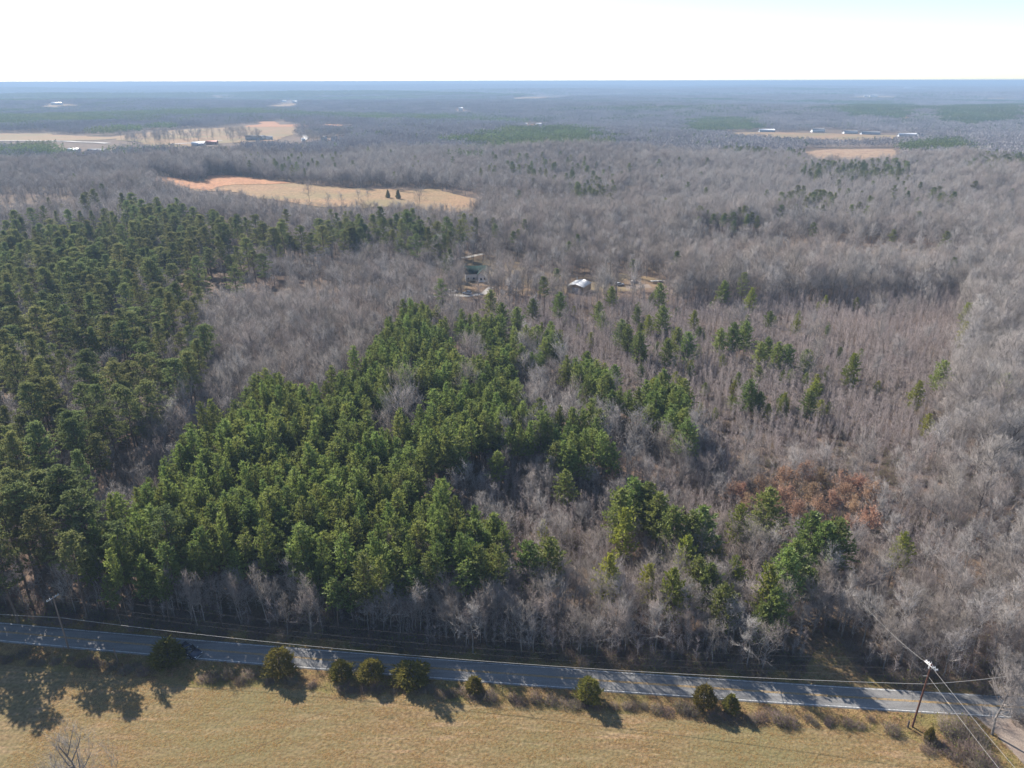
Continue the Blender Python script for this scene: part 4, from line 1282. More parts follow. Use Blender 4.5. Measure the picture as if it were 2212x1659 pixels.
# ------------------------------------------------------------------ far forest beyond the individual trees
def far_patch(seed, pine, size=60.0, n=95):
    rng = np.random.default_rng(seed)
    mb = MB()
    k = int(math.sqrt(n))
    gx, gy = np.meshgrid((np.arange(k) + 0.5) / k - 0.5, (np.arange(k) + 0.5) / k - 0.5)
    x = (gx.ravel() + rng.uniform(-0.5, 0.5, k * k) / k) * size; y = (gy.ravel() + rng.uniform(-0.5, 0.5, k * k) / k) * size
    for i in range(k * k):
        is_p = rng.uniform() < pine
        h = rng.uniform(10, 17) * (1.05 if is_p else 1.0)
        m = 26
        rr = 2.6 if is_p else 3.4
        a = rng.uniform(0, 6.28, m); t = rng.uniform(0, 1, m)
        r = rr * np.sqrt(rng.uniform(0, 1, m)) * (np.sin(t * 3.0 + 0.12) * 0.75 + 0.25)
        c = np.stack([x[i] + np.cos(a) * r, y[i] + np.sin(a) * r, h * (0.35 + 0.6 * t)], 1)
        if is_p:
            d = unit(np.stack([np.cos(a) * 0.5, np.sin(a) * 0.5, np.full(m, 0.7)], 1) + rng.normal(0, 0.5, (m, 3)))
            mb.kites(c, d, 2.0, 1.3, rng, mi=1)
        else:
            d = unit(np.stack([np.cos(a) * 0.5, np.sin(a) * 0.5, np.full(m, 0.9)], 1) + rng.normal(0, 0.35, (m, 3)))
            mb.kites(c, d, 2.9, 0.75, rng, mi=0)
            mb.tubes([[x[i], y[i], 0]], [[x[i], y[i], h * 0.8]], 0.22, 0, 3, mi=0, tip=True)
    return mb
far_protos = []
for i, (pn, px, py) in enumerate([(0.03, 1200, 330), (0.06, 700, 330), (0.0, 1500, 340), (0.5, 1700, 320), (1.0, 1000, 350), (0.95, 400, 268)]):
    g = at(px, py)
    o = far_patch(300 + i, pn).build('far_wood', [M['far_twig'], M['far_pine']])
    o.location = (g.x, g.y, float(terrain(g.x, g.y)))
    tag(o, 'distant patch of hazy winter wood beyond the fields', kind='stuff')
    far_protos.append(o)
GREEN_FAR = [[(735, 350), (1000, 342), (1240, 344), (1250, 356), (1000, 358), (880, 366), (760, 358)], [(215, 276), (300, 266), (500, 262), (505, 268), (400, 273), (260, 285)], [(1800, 236), (1850, 224), (1960, 226), (1975, 250), (1850, 252)],
             [(980, 300), (1080, 275), (1250, 272), (1320, 290), (1300, 312), (1050, 318)], [(1480, 282), (1500, 254), (1635, 252), (1640, 280)], [(-20, 322), (0, 304), (150, 306), (156, 326)], [(1720, 380), (1760, 360), (1940, 365), (1950, 390)],
             [(415, 322), (500, 308), (520, 322), (480, 326)], [(2000, 250), (2060, 230), (2220, 225), (2220, 260), (2080, 265)], [(1960, 320), (2020, 296), (2090, 300), (2080, 322)], [(2080, 350), (2220, 330), (2220, 365), (2100, 370)]]
def far_mass(name, label, spacing, d0, d1, scale, zs, seed):
    X, Y = scatter(spacing, d0, d1, jit=0.35, seed=seed)
    Z = terrain(X, Y)
    bx, by, _ = proj(X, Y, Z); tx, ty, _ = proj(X, Y, Z + 13)
    ok = np.ones(len(X), bool)
    half = 0.36 * 60 * scale
    for p in FIELD_POLYS:
        for ox, oy in ((0, 0), (half, half), (-half, half), (half, -half), (-half, -half)):
            ex, ey, _ = proj(X + ox, Y + oy, Z); fx, fy, _ = proj(X + ox, Y + oy, Z + 11 * zs)
            ok &= ~inside(p, ex, ey) & ~inside(p, fx, fy + 1.0)
    for b in BUILD_BOX:
        ok &= ~((tx > b[0] - 4 - half * 1562 / np.hypot(X, Y)) & (tx < b[2] + 4 + half * 1562 / np.hypot(X, Y)) & (by > b[1] + 0.5) & (ty < b[3] - 1.0))
    X, Y, Z, bx, by, tx, ty = X[ok], Y[ok], Z[ok], bx[ok], by[ok], tx[ok], ty[ok]
    rng = np.random.default_rng(seed + 50)
    nz = noise2(X * 0.45, Y, 0.0024, 31) + 0.7 * noise2(X * 0.6, Y, 0.008, 32)
    if d1 > 10000:
        nz = 1.3 * noise2(X * 0.8, Y * 0.45, 0.0011, 33) + 0.4 * noise2(X, Y * 0.6, 0.003, 34)
    ix = rng.integers(0, 3, len(X))
    ix = np.where(nz + rng.normal(0, 0.25, len(X)) > 0.3, 3, ix)
    ix = np.where(nz + rng.normal(0, 0.2, len(X)) > 0.8, 4, ix)
    for p in GREEN_FAR:
        ix = np.where(inside(p, tx, ty), rng.integers(4, 6, len(X)), ix)
    rot = np.zeros((len(X), 3)); rot[:, 2] = rng.integers(0, 4, len(X)) * math.pi / 2 + rng.normal(0, 0.1, len(X))
    s = np.ones((len(X), 3)) * scale; s[:, 2] = zs * rng.uniform(0.85, 1.15, len(X))
    instance_mass(name, label, np.stack([X, Y, Z], 1), rot, s, ix, [[o] for o in far_protos])

# ------------------------------------------------------------------ buildings
def gable_house(name, px, py, w, d, h, rz, wall, roof, label, cat='house', pitch=0.42, wing=None, windows=3, chimney=False, door=True, over=0.4, z=0.0, loc=None):
    g = at(px, py) if loc is None else loc
    root = empty(name, (g.x, g.y, float(terrain(g.x, g.y)) + z), rz)
    tag(root, label, cat, None)
    def body(w, d, h, ox=0, oy=0):
        mb = MB()
        r = d / 2 * pitch
        # gable ends face +-x, ridge along x
        prof = [(-d / 2, 0), (d / 2, 0), (d / 2, h), (0, h + r), (-d / 2, h)]
        mb.prism(prof, -w / 2, w / 2)
        for V in mb.v:
            V[:] = np.stack([V[:, 1] + ox, V[:, 0] + oy, V[:, 2]], 1)
        mb.build('wall', wall, root)
        rb = MB()
        th = 0.14
        e = over
        for s in (-1, 1):
            a = np.array([s * (d / 2 + e), h - e * pitch]); b = np.array([0, h + r])
            prof2 = [(a[0], a[1] + 0.02), (b[0], b[1] + 0.02), (b[0], b[1] + th + 0.02), (a[0], a[1] + th + 0.02)]
            q = MB(); q.prism(prof2, -w / 2 - e, w / 2 + e)
            for V, F in zip(q.v, q.f):
                rb.add(np.stack([V[:, 1] + ox, V[:, 0] + oy, V[:, 2]], 1), F - 0)
        ro = rb.build('roof', roof, root)
        return ro
    ro = body(w, d, h)
    if chimney:
        mb = MB(); mb.box((w * 0.2, -0.4, h), (w * 0.2 + 0.9, 0.5, h + d / 2 * pitch + 1.2)); mb.build('chimney', M['brick_wall'], ro)
    ys = -d / 2 - 0.03
    for i in range(windows):
        x = -w / 2 + w * (i + 0.5) / windows
        if door and i == windows // 2:
            mb = MB(); mb.box((x - 0.5, ys - 0.02, 0.05), (x + 0.5, ys + 0.03, 2.1)); mb.build('door', M['dark_roof'], root)
            continue
        fr = MB(); fr.box((x - 0.62, ys - 0.02, 0.95), (x + 0.62, ys + 0.03, 2.25)); fo = fr.build('window', M['white_wall'], root)
        pa = MB(); pa.box((x - 0.52, ys - 0.035, 1.05), (x + 0.52, ys - 0.0201, 2.15)); pa.build('pane', M['glass'], fo)
    return root

BUILD_BOX = []
def far_house(px, py, wpx, h, rz, wall, roof, label, depth=0.7, cat='house', windows=3, pitch=0.4):
    g = at(px, py)
    d = g.length
    w = wpx * d / FPX
    gable_house('farm_building' if cat != 'house' else 'farm_house', px, py, w, max(5, min(14, w * depth)), h, rz, M[wall], M[roof], label, cat, pitch, windows=windows, z=0.4)
    BUILD_BOX.append((px - wpx / 2, py - h * FPX / d - 1, px + wpx / 2, py))

# the green-roofed house and the metal-roofed workshop
hs = gable_house('house', 1028, 603, 12.5, 8.5, 4.6, R(6), M['white_wall'], M['green_roof'], 'white house with dark green roof in the clearing behind the plantation', 'house', 0.75, windows=4, chimney=False, over=0.5)
g = at(1046, 606)
mbw = MB(); mbw.prism([(-2.7, 0), (2.7, 0), (2.7, 4.6), (0, 7.2), (-2.7, 4.6)], -6.6, 0)
mbw.build('wall', M['white_wall'], hs).location = (3.4, 0, 0)
rb = MB()
for s in (-1, 1):
    rb.prism([(s * 3.2, 4.15), (0, 7.24), (0, 7.42), (s * 3.2, 4.33)], -7.0, 0.2)
rf = rb.build('roof', M['green_roof'], hs); rf.location = (3.4, 0, 0)
for x in (2.4, 4.4):
    fr = MB(); fr.box((x - 0.6, -6.66, 1.0), (x + 0.6, -6.62, 2.5)); fo = fr.build('window', M['white_wall'], hs)
    pa = MB(); pa.box((x - 0.5, -6.69, 1.1), (x + 0.5, -6.662, 2.4)); pa.build('pane', M['glass'], fo)

def workshop():
    g = at(1252, 633)
    root = empty('workshop', (g.x, g.y + 4, 0), R(-27))
    tag(root, 'tan metal workshop with low white metal gable roof left of the cluttered yard', 'workshop')
    w, d, h, r = 9.0, 11.5, 3.9, 1.15
    mb = MB(); mb.prism([(-w / 2, 0), (w / 2, 0), (w / 2, h), (0, h + r), (-w / 2, h)], -d / 2, d / 2)
    mb.build('wall', M['tan_wall'], root)
    for s in (-1, 1):
        rb = MB()
        rb.prism([(s * (w / 2 + 0.35), h - 0.08), (0, h + r + 0.02), (0, h + r + 0.12), (s * (w / 2 + 0.35), h + 0.02)], -d / 2 - 0.35, d / 2 + 0.35)
        ro = rb.build('roof', M['metal_roof'], root)
        ribs = MB()
        for y in np.arange(-d / 2, d / 2 + 0.1, 0.9):
            ribs.prism([(s * (w / 2 + 0.33), h + 0.02), (s * 0.02, h + r + 0.115), (s * 0.02, h + r + 0.17), (s * (w / 2 + 0.33), h + 0.075)], y - 0.03, y + 0.03)
        ribs.build('seam', M['metal_roof'], ro)
    mb = MB(); mb.box((-1.8, -d / 2 - 0.06, 0.02), (1.8, -d / 2 - 0.012, 3.2)); dr = mb.build('door', M['grey_wall'], root)
    mb = MB(); mb.box((-w / 2 - 0.06, -2.4, 1.2), (-w / 2 - 0.01, -1.2, 2.2)); mb.build('window', M['glass'], root)
    mb = MB(); mb.cyl((-3.0, 3.6, h), (-3.0, 3.6, h + 2.8), 0.12); mb.build('flue', M['white_wall'], root)
workshop()

far_list = [
    (545, 302, 22, 6.5, 5, 'grey_wall', 'dark_roof', 'large grey farm building at the left of the distant farmstead', 'building'),
    (566, 301, 14, 6.0, 70, 'white_wall', 'grey_roof', 'white gabled house in the middle of the distant farmstead', 'house'),
    (582, 301, 12, 5.0, 10, 'white_wall', 'grey_roof', 'small white outbuilding at the right of the distant farmstead', 'building'),
    (429, 314, 22, 4.0, 8, 'grey_wall', 'metal_roof', 'low shed with bright white roof among bare trees in the distance', 'shed'),
    (458, 311, 20, 4.0, 8, 'brick_wall', 'red_roof', 'red brick shed right of a bright white roof in the distance', 'shed'),
    (211, 329, 32, 3.6, 0, 'tan_wall', 'grey_roof', 'long low shed with pale roof at the far left edge of the woods', 'shed'),
    (160, 327, 18, 3.6, 0, 'white_wall', 'metal_roof', 'small white shed left of a long low shed in the distance', 'shed'),
    (700, 304, 12, 7.0, 80, 'grey_wall', 'grey_roof', 'grey gabled house left of a twin house beyond the big field', 'house'),
    (722, 304, 12, 7.0, 80, 'grey_wall', 'dark_roof', 'grey gabled house right of a twin house beyond the big field', 'house'),
    (655, 305, 7, 5, 30, 'white_wall', 'metal_roof', 'tiny white shed by the pale curving drive beyond the big field', 'shed'),
    (1655, 286, 30, 3.8, 2, 'grey_wall', 'metal_roof', 'long pale poultry house at the left end of the far right pasture', 'building'),
    (1765, 287, 24, 6.0, 2, 'white_wall', 'grey_roof', 'big white farmhouse behind the far right pasture', 'house'),
    (1835, 290, 26, 4.0, 2, 'white_wall', 'grey_roof', 'long white mobile home right of the big white farmhouse', 'mobile home'),
    (1878, 292, 34, 4.0, -2, 'grey_wall', 'grey_roof', 'long low grey building behind the right part of the far pasture', 'building'),
    (1968, 297, 48, 4.5, -4, 'grey_wall', 'metal_roof', 'long grey barn with pale roof at the right end of the far pasture', 'barn'),
    (1995, 297, 24, 4.5, -4, 'grey_wall', 'dark_roof', 'dark low shed attached beyond the long grey barn', 'shed'),
    (1128, 395, 12, 5, 0, 'white_wall', 'metal_roof', 'white shed roof showing between trees in the mid distance', 'shed'),
    (1135, 271, 7, 5, 0, 'white_wall', 'metal_roof', 'tiny white building left of a pale hamlet beyond the woods', 'building'),
    (1163, 272, 12, 5, 20, 'white_wall', 'metal_roof', 'pale house in the middle of a hamlet beyond the woods', 'house'),
    (1182, 271, 9, 5, 0, 'tan_wall', 'grey_roof', 'tan house at the right of a hamlet beyond the woods', 'house'),
    (995, 240, 8, 12, 0, 'white_wall', 'metal_roof', 'bright white building in a gap far across the valley', 'building'),
    (613, 220, 9, 10, 0, 'white_wall', 'metal_roof', 'white farm building far off above a pale field on the left', 'building'),
    (637, 222, 8, 9, 0, 'white_wall', 'metal_roof', 'smaller white farm building right of another far off on the left', 'building'),
    (123, 225, 18, 9, 0, 'white_wall', 'metal_roof', 'long white building in a far field at the left edge', 'building'),
    (1886, 211, 14, 12, 0, 'white_wall', 'metal_roof', 'white farm building in a far field on the right', 'building'),
    (1870, 211, 8, 10, 0, 'white_wall', 'metal_roof', 'small white shed left of a white farm building far right', 'shed'),
    (1960, 193, 12, 14, 0, 'white_wall', 'metal_roof', 'pale building on the far ridge at the right', 'building'),
    (1690, 185, 10, 16, 0, 'white_wall', 'metal_roof', 'pale building below the water tower on the skyline', 'building'),
    (486, 208, 10, 10, 0, 'white_wall', 'grey_roof', 'pale farmhouse far off between woods above the left farmstead', 'house'),
]
for a in far_list:
    far_house(a[0], a[1], a[2], a[3], R(a[4]), a[5], a[6], a[7], cat=a[8])

far_mass('far_forest', 'hazy grey winter woods beyond the near trees', 54, 1110, 6200, 1.0, 1.0, 20)
far_mass('distant_forest', 'blue hazy forest reaching to the horizon', 210, 6150, 40000, 4.0, 1.5, 21)
print('far', round(time.time() - T0, 1))

# water tower and mast on the skyline
def water_tower():
    g = at(1664, 184)
    z = float(terrain(g.x, g.y))
    s = g.length / FPX
    H = (184 - 177.5) * s
    root = empty('water_tower', (g.x, g.y, z)); tag(root, 'pale water tower rising over the skyline on the right', 'water tower')
    mb = MB()
    prof = [(0, 0.35), (2.6, 0.32), (4.0, 0.0)]
    rr = 3.2 * s * 0.6
    a = np.linspace(0, math.pi, 7)
    for i in range(6):
        mb.tubes([[0, 0, H - rr * 0.5 * math.cos(a[i]) - 0]], [[0, 0, H - rr * 0.5 * math.cos(a[i + 1])]], max(0.01, rr * math.sin(a[i])), max(0.01, rr * math.sin(a[i + 1])), 12)
    mb.build('tank', M['white_wall'], root)
    mb = MB(); mb.cyl((0, 0, 0), (0, 0, H - rr * 0.4), rr * 0.16); mb.build('stem', M['white_wall'], root)
water_tower()
def mast():
    g = at(935, 186)
    H = (186 - 175) * g.length / FPX * 1.0
    root = empty('radio_mast', (g.x, g.y, float(terrain(g.x, g.y)))); tag(root, 'thin radio mast on the skyline above the middle of the woods', 'mast')
    mb = MB(); w = 3.0
    for sx, sy in ((-1, -0.6), (1, -0.6), (0, 1.1)):
        mb.cyl((sx * w, sy * w, 0), (sx * 1.6, sy * 1.6, H), 1.2, 0.9, 5)
    mb.build('lattice', M['dark_metal'], root)
    mb = MB(); mb.cyl((0, 0, H), (0, 0, H + 14), 0.8, 0.5, 5); mb.build('antenna', M['dark_metal'], root)
mast()

# ------------------------------------------------------------------ field trees in the distant pasture
for i, (px, py, hm, k, lab) in enumerate([(668, 436, 17, 1, 'large spreading bare tree standing alone in the left of the big pasture'), (775, 440, 13, 0, 'bare tree in the big pasture right of a large lone tree'),
        (795, 437, 11, 2, 'slim bare tree in the middle of the big pasture'), (907, 452, 17, 1, 'big bare tree at the lower edge of the big pasture'), (710, 448, 12, 3, 'rounded bare tree on the lower edge of the big pasture'),
        (738, 446, 12, 0, 'bare tree beside a rounded one on the lower edge of the big pasture')]):
    g = at(px, py)
    o = BARES[k].place((g.x, g.y, float(terrain(g.x, g.y))), i * 1.3, hm / 14)
    tag(o, lab, 'tree')
rt = np.random.default_rng(60)
for i in range(104):
    px = rt.uniform(255, 560); py = np.interp(px, [250, 540], [303, 294]) + rt.uniform(-7, 12)
    if i >= 86:
        px = rt.uniform(640, 760); py = rt.uniform(290, 306)
    g = at(px, py)
    o = BARES[i % 5].place((g.x, g.y, float(terrain(g.x, g.y))), i * 0.7, rt.uniform(1.3, 2.0), rt.uniform(1.0, 1.4))
    if i < 86:
        tag(o, 'distant leafless tree among the rows round the farmstead sheds on the left', 'tree', 'bare trees in rows round the distant farmstead')
    else:
        tag(o, 'distant leafless tree round the two grey gabled houses beyond the pasture', 'tree', 'bare trees round the distant twin houses')
CED = {}
def cedar_kind(i, h, rad, power, m='cedar'):
    return Kind('cedar_tree', cedar_parts(400 + i, h, rad, power), (M['dark_bark'], M[m]), h)
CK = [cedar_kind(0, 6.0, 2.0, 0.5), cedar_kind(1, 6.0, 1.9, 0.42), cedar_kind(2, 6.0, 2.3, 0.62), cedar_kind(3, 6.0, 1.8, 0.85)]
cedars = [(505, 1918, 2040, 116, 3, 'large conical cedar on the verge hiding the back of the dark car'), (840, 1948, 2062, 92, 1, 'dense egg shaped cedar on the verge right of the dark car'),
          (1022, 1985, 2070, 78, 0, 'cedar shrub left of the close pair on the verge middle left'), (1112, 1980, 2082, 96, 2, 'spiky topped cedar between a small cedar and a broad dark cedar'),
          (1232, 1995, 2100, 120, 0, 'broad dark rounded cedar on the verge, widest of the row'), (1420, 2030, 2100, 62, 3, 'small cedar rising from brown brush in the middle of the verge'),
          (1762, 2038, 2138, 80, 1, 'isolated oval cedar on the verge right of the middle brush'), (2107, 2060, 2155, 74, 1, 'oval cedar left of a smaller pointed cedar on the right verge'),
          (2187, 2085, 2162, 60, 3, 'small pointed cedar right beside an oval cedar on the verge'), (2783, 2185, 2240, 38, 3, 'thin young cedar below the red brown utility pole')]
for i, (px, yt, yb, wpx, k, lab) in enumerate(cedars):
    rad_px = wpx / 2
    g = at(px * S, (yb - rad_px * 0.95) * S)
    dep = proj(g.x, g.y, 0)[2]
    rad = rad_px * S * dep / FPX
    # height from the top pixel at this ground position
    dx, dy, dz = rays(px * S, yt * S)
    hgt = CAM_H + dz * (g.y / dy)
    K = CK[k]
    o = K.place((g.x, g.y, 0), i * 1.1, rad / {0: 2.1, 1: 2.0, 2: 2.4, 3: 1.9}[k], hgt / 6.0)
    tag(o, lab, 'cedar', 'cedars along the verge')
for i, (px, py, hm, lab) in enumerate([(860, 430, 9, 'dark conical cedar standing in the middle of the big pasture'), (838, 428, 8, 'bluish conical cedar left of a dark one in the big pasture')]):
    g = at(px, py)
    o = CK[3].place((g.x, g.y, float(terrain(g.x, g.y))), i, hm / 6)
    tag(o, lab, 'cedar')

# ------------------------------------------------------------------ lone trees of the foreground
LONE = Kind('bare_tree', bare_parts(501, 14, 1.15, 0.30, 17, 8, 4, 0.24, 0.75, 0.9), (M['bark'], M['pale_twig']), 14)
g = at(2140, 1588)
o = LONE.place((g.x, g.y, 0), 0.4, 1.0, 1.0)
tag(o, 'lone leafless tree at the road junction in the lower right corner', 'tree')
for px, py, sc_, lab in [(2196, 1505, 0.42, 'small bare tree at the right edge just beyond the road'), (2215, 1560, 0.4, 'small bare tree beside the side road at the right edge'), (2180, 1478, 0.5, 'bare tree behind the junction at the right edge')]:
    g = at(px, py)
    tag(LONE.place((g.x, g.y, 0), px * 0.1, sc_ * 1.2, sc_), lab, 'tree')
for px, py, sc_, lab in [(2120, 1070, 1.25, 'big spreading bare tree at the right edge above the half dead tree'), (2195, 1330, 1.05, 'large pale spreading bare tree at the right edge above the junction')]:
    g = at(px, py)
    tag(LONE.place((g.x, g.y, 0), px * 0.1, sc_ * 1.25, sc_), lab, 'tree')
dx, dy, dz = rays(150, 1572)
Yt = 74.0
tt = Yt / dy
GHOST = Kind('bare_tree', bare_parts(502, 14, 0.95, 0.35, 16, 7, 3, 0.2, 0.9, 0.55), (M['bark'], M['twig']), 14)
o = GHOST.place((dx * tt, Yt, 0), 1.2, (CAM_H + dz * tt) / 14 * 0.9, (CAM_H + dz * tt) / 14)
tag(o, 'thin twiggy top of a pale bare tree rising into the meadow corner', 'tree')

# big broken tree, fallen log and heap at the right
BROKEN = Kind('broken_tree', bare_parts(510, 14, 1.5, 0.18, 9, 4, 1, 0.42, 0.25, 1.6), (M['dark_bark'], M['pale_twig']), 14, ('trunk', 'branches'))
for (px, py, rz, s, lab) in [(2105, 1130, 0.3, 0.95, 'big half dead tree with dark forked trunk and pale broken branches at the right'), (2165, 1010, 2.0, 1.05, 'massive dark trunked spreading tree behind the heap at the right edge')]:
    g = at(px, py)
    o = BROKEN.place((g.x, g.y, 0), rz, s)
    tag(o, lab, 'tree')
def log():
    a = at(1945, 1045 + 20); b = at(2062, 1140)
    root = empty('fallen_log', (a.x, a.y, 0)); tag(root, 'long dark fallen trunk lying across brown scrub below the broken tree', 'log')
    d = b - a
    mb = MB(); n = 7
    pts = np.array([[d.x * t, d.y * t, 0.5 + 0.5 * (1 - t)] for t in np.linspace(0, 1, n)])
    mb.path(pts, np.linspace(0.16, 0.42, n), 8); mb.build('trunk', M['dark_bark'], root)
    rng = np.random.default_rng(3)
    br = MB()
    for t in np.linspace(0.0, 0.75, 26):
        c = np.array([d.x * t, d.y * t, 0.9])
        e = c + rng.normal(0, 1, 3) * np.array([1.6, 1.6, 0.5]) + np.array([0, 0, 1.4])
        br.path([c, (c + e) / 2 + rng.normal(0, 0.3, 3), e], [0.07, 0.05, 0.015], 4)
    br.build('branch', M['pale_twig'], root)['kind'] = 'stuff'
log()
def heap():
    g = at(2182, 1135)
    root = empty('brush_heap', (g.x, g.y, 0)); tag(root, 'heap of broken boards and pale branches at the right edge', 'heap')
    rng = np.random.default_rng(9)
    for i in range(9):
        mb = MB(); mb.box((-1.3, -0.12, 0), (1.3, 0.12, 0.06))
        o = mb.build('board', M['junk'], root)
        o.location = (rng.normal(0, 0.8), rng.normal(0, 0.8), 0.25 + 0.12 * i); o.rotation_euler = (rng.normal(0, 0.15), rng.normal(0, 0.25), rng.uniform(0, 3.1))
    br = MB()
    for i in range(70):
        c = np.array([rng.normal(-0.5, 1.6), rng.normal(-0.8, 1.3), rng.uniform(0.1, 1.0)]); e = c + rng.normal(0, 1, 3) * np.array([1.2, 1.2, 0.5])
        e[2] = max(0.1, e[2])
        br.tubes([c], [e], 0.06, 0.02, 4)
    br.build('branch', M['pale_twig'], root)['kind'] = 'stuff'
    m2 = MB(); m2.path([[4, 6, 0.4], [6, 8, 0.6], [8.5, 10, 0.5]], [0.35, 0.4, 0.3], 8); m2.build('stump', M['junk'], root)
heap()

# ------------------------------------------------------------------ verge brush, weeds, grass
BRUSH = [Kind('brush', scrub_parts(600 + i, h, r, 240, lf), (M['scrub_twig'], M['green_weed']), h, ('stem', 'leaf')) for i, (h, r, lf) in enumerate([(1.5, 1.5, 50), (1.1, 1.7, 15), (1.9, 1.4, 90)])]
for K in BRUSH:
    for pn, me in K.meshes:
        me.name = pn
brush_px = []
rb_ = np.random.default_rng(77)
for px in np.arange(-40, 2700, 34):
    # line of the old fence between road and meadow
    yb = np.interp(px, [0, 350, 560, 840, 1024, 1300, 1487, 1718, 2048, 2187, 2511, 2719], [1985, 2015, 2045, 2058, 2078, 2090, 2110, 2125, 2150, 2168, 2182, 2205])
    if rb_.uniform() < 0.83:
        brush_px.append((px + rb_.normal(0, 9), yb - abs(rb_.normal(0, 13)) - 4, rb_.uniform(0.55, 1.1)))
for (px, py, s) in [(2790, 2230, 1.0), (2830, 2250, 1.3), (2860, 2215, 1.5), (2890, 2190, 1.6), (2920, 2225, 1.5), (2905, 2260, 1.4), (2945, 2275, 1.3), (2870, 2280, 1.2), (2960, 2300, 1.2), (2930, 2310, 1.3), (2780, 2255, 0.9), (2840, 2190, 1.4), (2985, 2320, 1.0), (3060, 2170, 1.2)]:
    brush_px.append((px, py, s))
for i, (px, py, s) in enumerate(brush_px):
    g = at(px * S, py * S)
    o = BRUSH[i % 3].place((g.x, g.y, 0), i * 0.9, s, s * rb_.uniform(0.7, 1.2))
    if px > 2770:
        tag(o, 'tangled brown brush clump on the corner between meadow and side road', 'brush', 'brush clumps on the corner by the side road')
    else:
        tag(o, 'low brown brush clump on the verge between road and meadow', 'brush', 'brush clumps along the verge')
# scrub under the trees beside the road and between the scattered pines
X, Y = scatter(2.1, 100, 330, seed=30)
g_ = road_gap(X, Y)
px_, py_, _ = proj(X, Y, X * 0)
r_ = np.random.default_rng(31)
k = (g_ > LANE + 1.4) & ~inside(CLEAR, px_, py_) & (r_.uniform(size=len(X)) < np.where(g_ < 12, 0.75, np.where(px_ > 850, 0.40, 0.10)))
k &= ~inside(PLANT, px_, py_ - 60) | (r_.uniform(size=len(X)) < 0.15)
X, Y = X[k], Y[k]
n = len(X)
rot = np.zeros((n, 3)); rot[:, 2] = r_.uniform(0, 6.28, n)
s = r_.uniform(0.7, 1.5, (n, 1)) * np.ones((1, 3)); s[:, 2] *= r_.uniform(0.7, 1.3, n)
instance_mass('undergrowth', 'brown tangled undergrowth beneath the trees beyond the road', np.stack([X, Y, X * 0], 1), rot, s, r_.integers(0, 3, n), [list(K.first.children) for K in BRUSH])

def tuft(seed, n, h, w, m, name, label, loc):
    rng = np.random.default_rng(seed)
    mb = MB()
    c = np.stack([rng.normal(0, 0.14, n), rng.normal(0, 0.14, n), np.zeros(n)], 1)
    d = unit(np.stack([rng.normal(0, 0.6, n), rng.normal(0, 0.6, n), np.ones(n)], 1))
    mb.kites(c, d, rng.uniform(0.6, 1.2, n) * h, w, rng)
    o = mb.build(name, m); o.location = loc
    tag(o, label, kind='stuff')
    return o
tg1 = tuft(1, 12, 0.16, 0.035, M['dry_grass'], 'grass', 'small tuft of dry grass in the meadow', (-12, 88, 0.012))
tg2 = tuft(2, 10, 0.55, 0.05, M['weed'], 'weeds', 'tuft of dead weeds on the verge', (12, 98, 0.012))
tg3 = tuft(3, 10, 0.28, 0.05, M['green_weed'], 'weeds', 'tuft of low green weeds on the verge', (-30, 101, 0.012))
r_ = np.random.default_rng(40)
mpoly = [(p.x, p.y) for p in mt] + [(58, 40), (58, -30), (-160, -30), (-160, 100)]
X = r_.uniform(-85, 75, 160000); Y = r_.uniform(74, 112, 160000)
k = inside(mpoly, X, Y)
nz = noise2(X, Y * 3.2, 0.5, 41)
k &= r_.uniform(size=len(X)) < np.clip(0.6 + 0.35 * nz, 0.15, 1)
X, Y = X[k], Y[k]; n = len(X)
rot = np.zeros((n, 3)); rot[:, 2] = r_.uniform(0, 6.28, n)
s = r_.uniform(0.45, 0.95, (n, 1)) * np.ones((1, 3))
instance_mass('grass', 'short dry tan grass of the mown meadow', np.stack([X, Y, X * 0 + 0.012], 1), rot, s, np.zeros(n, int), [[tg1]])
X = r_.uniform(-100, 95, 26000); Y = r_.uniform(74, 128, 26000)
g_ = road_gap(X, Y)
px_, py_, _ = proj(X, Y, X * 0)
near_side = (g_ < -LANE - 0.5) & ~inside(mpoly, X, Y - 0.8) & ~inside([(a * S, b * S) for a, b in side], px_, py_)
far_side = (g_ > LANE + 0.5) & (g_ < LANE + 5.5)
clear_ = inside(CLEAR, px_, py_) & (g_ > LANE + 0.4)
k = near_side | far_side | clear_
X, Y = X[k], Y[k]; n = len(X)
rot = np.zeros((n, 3)); rot[:, 2] = r_.uniform(0, 6.28, n)
s = r_.uniform(0.5, 1.3, (n, 1)) * np.ones((1, 3))
instance_mass('weeds', 'dead weeds and low green plants along both verges', np.stack([X, Y, X * 0 + 0.008], 1), rot, s, (r_.uniform(size=n) < 0.35).astype(int), [[tg2], [tg3]])

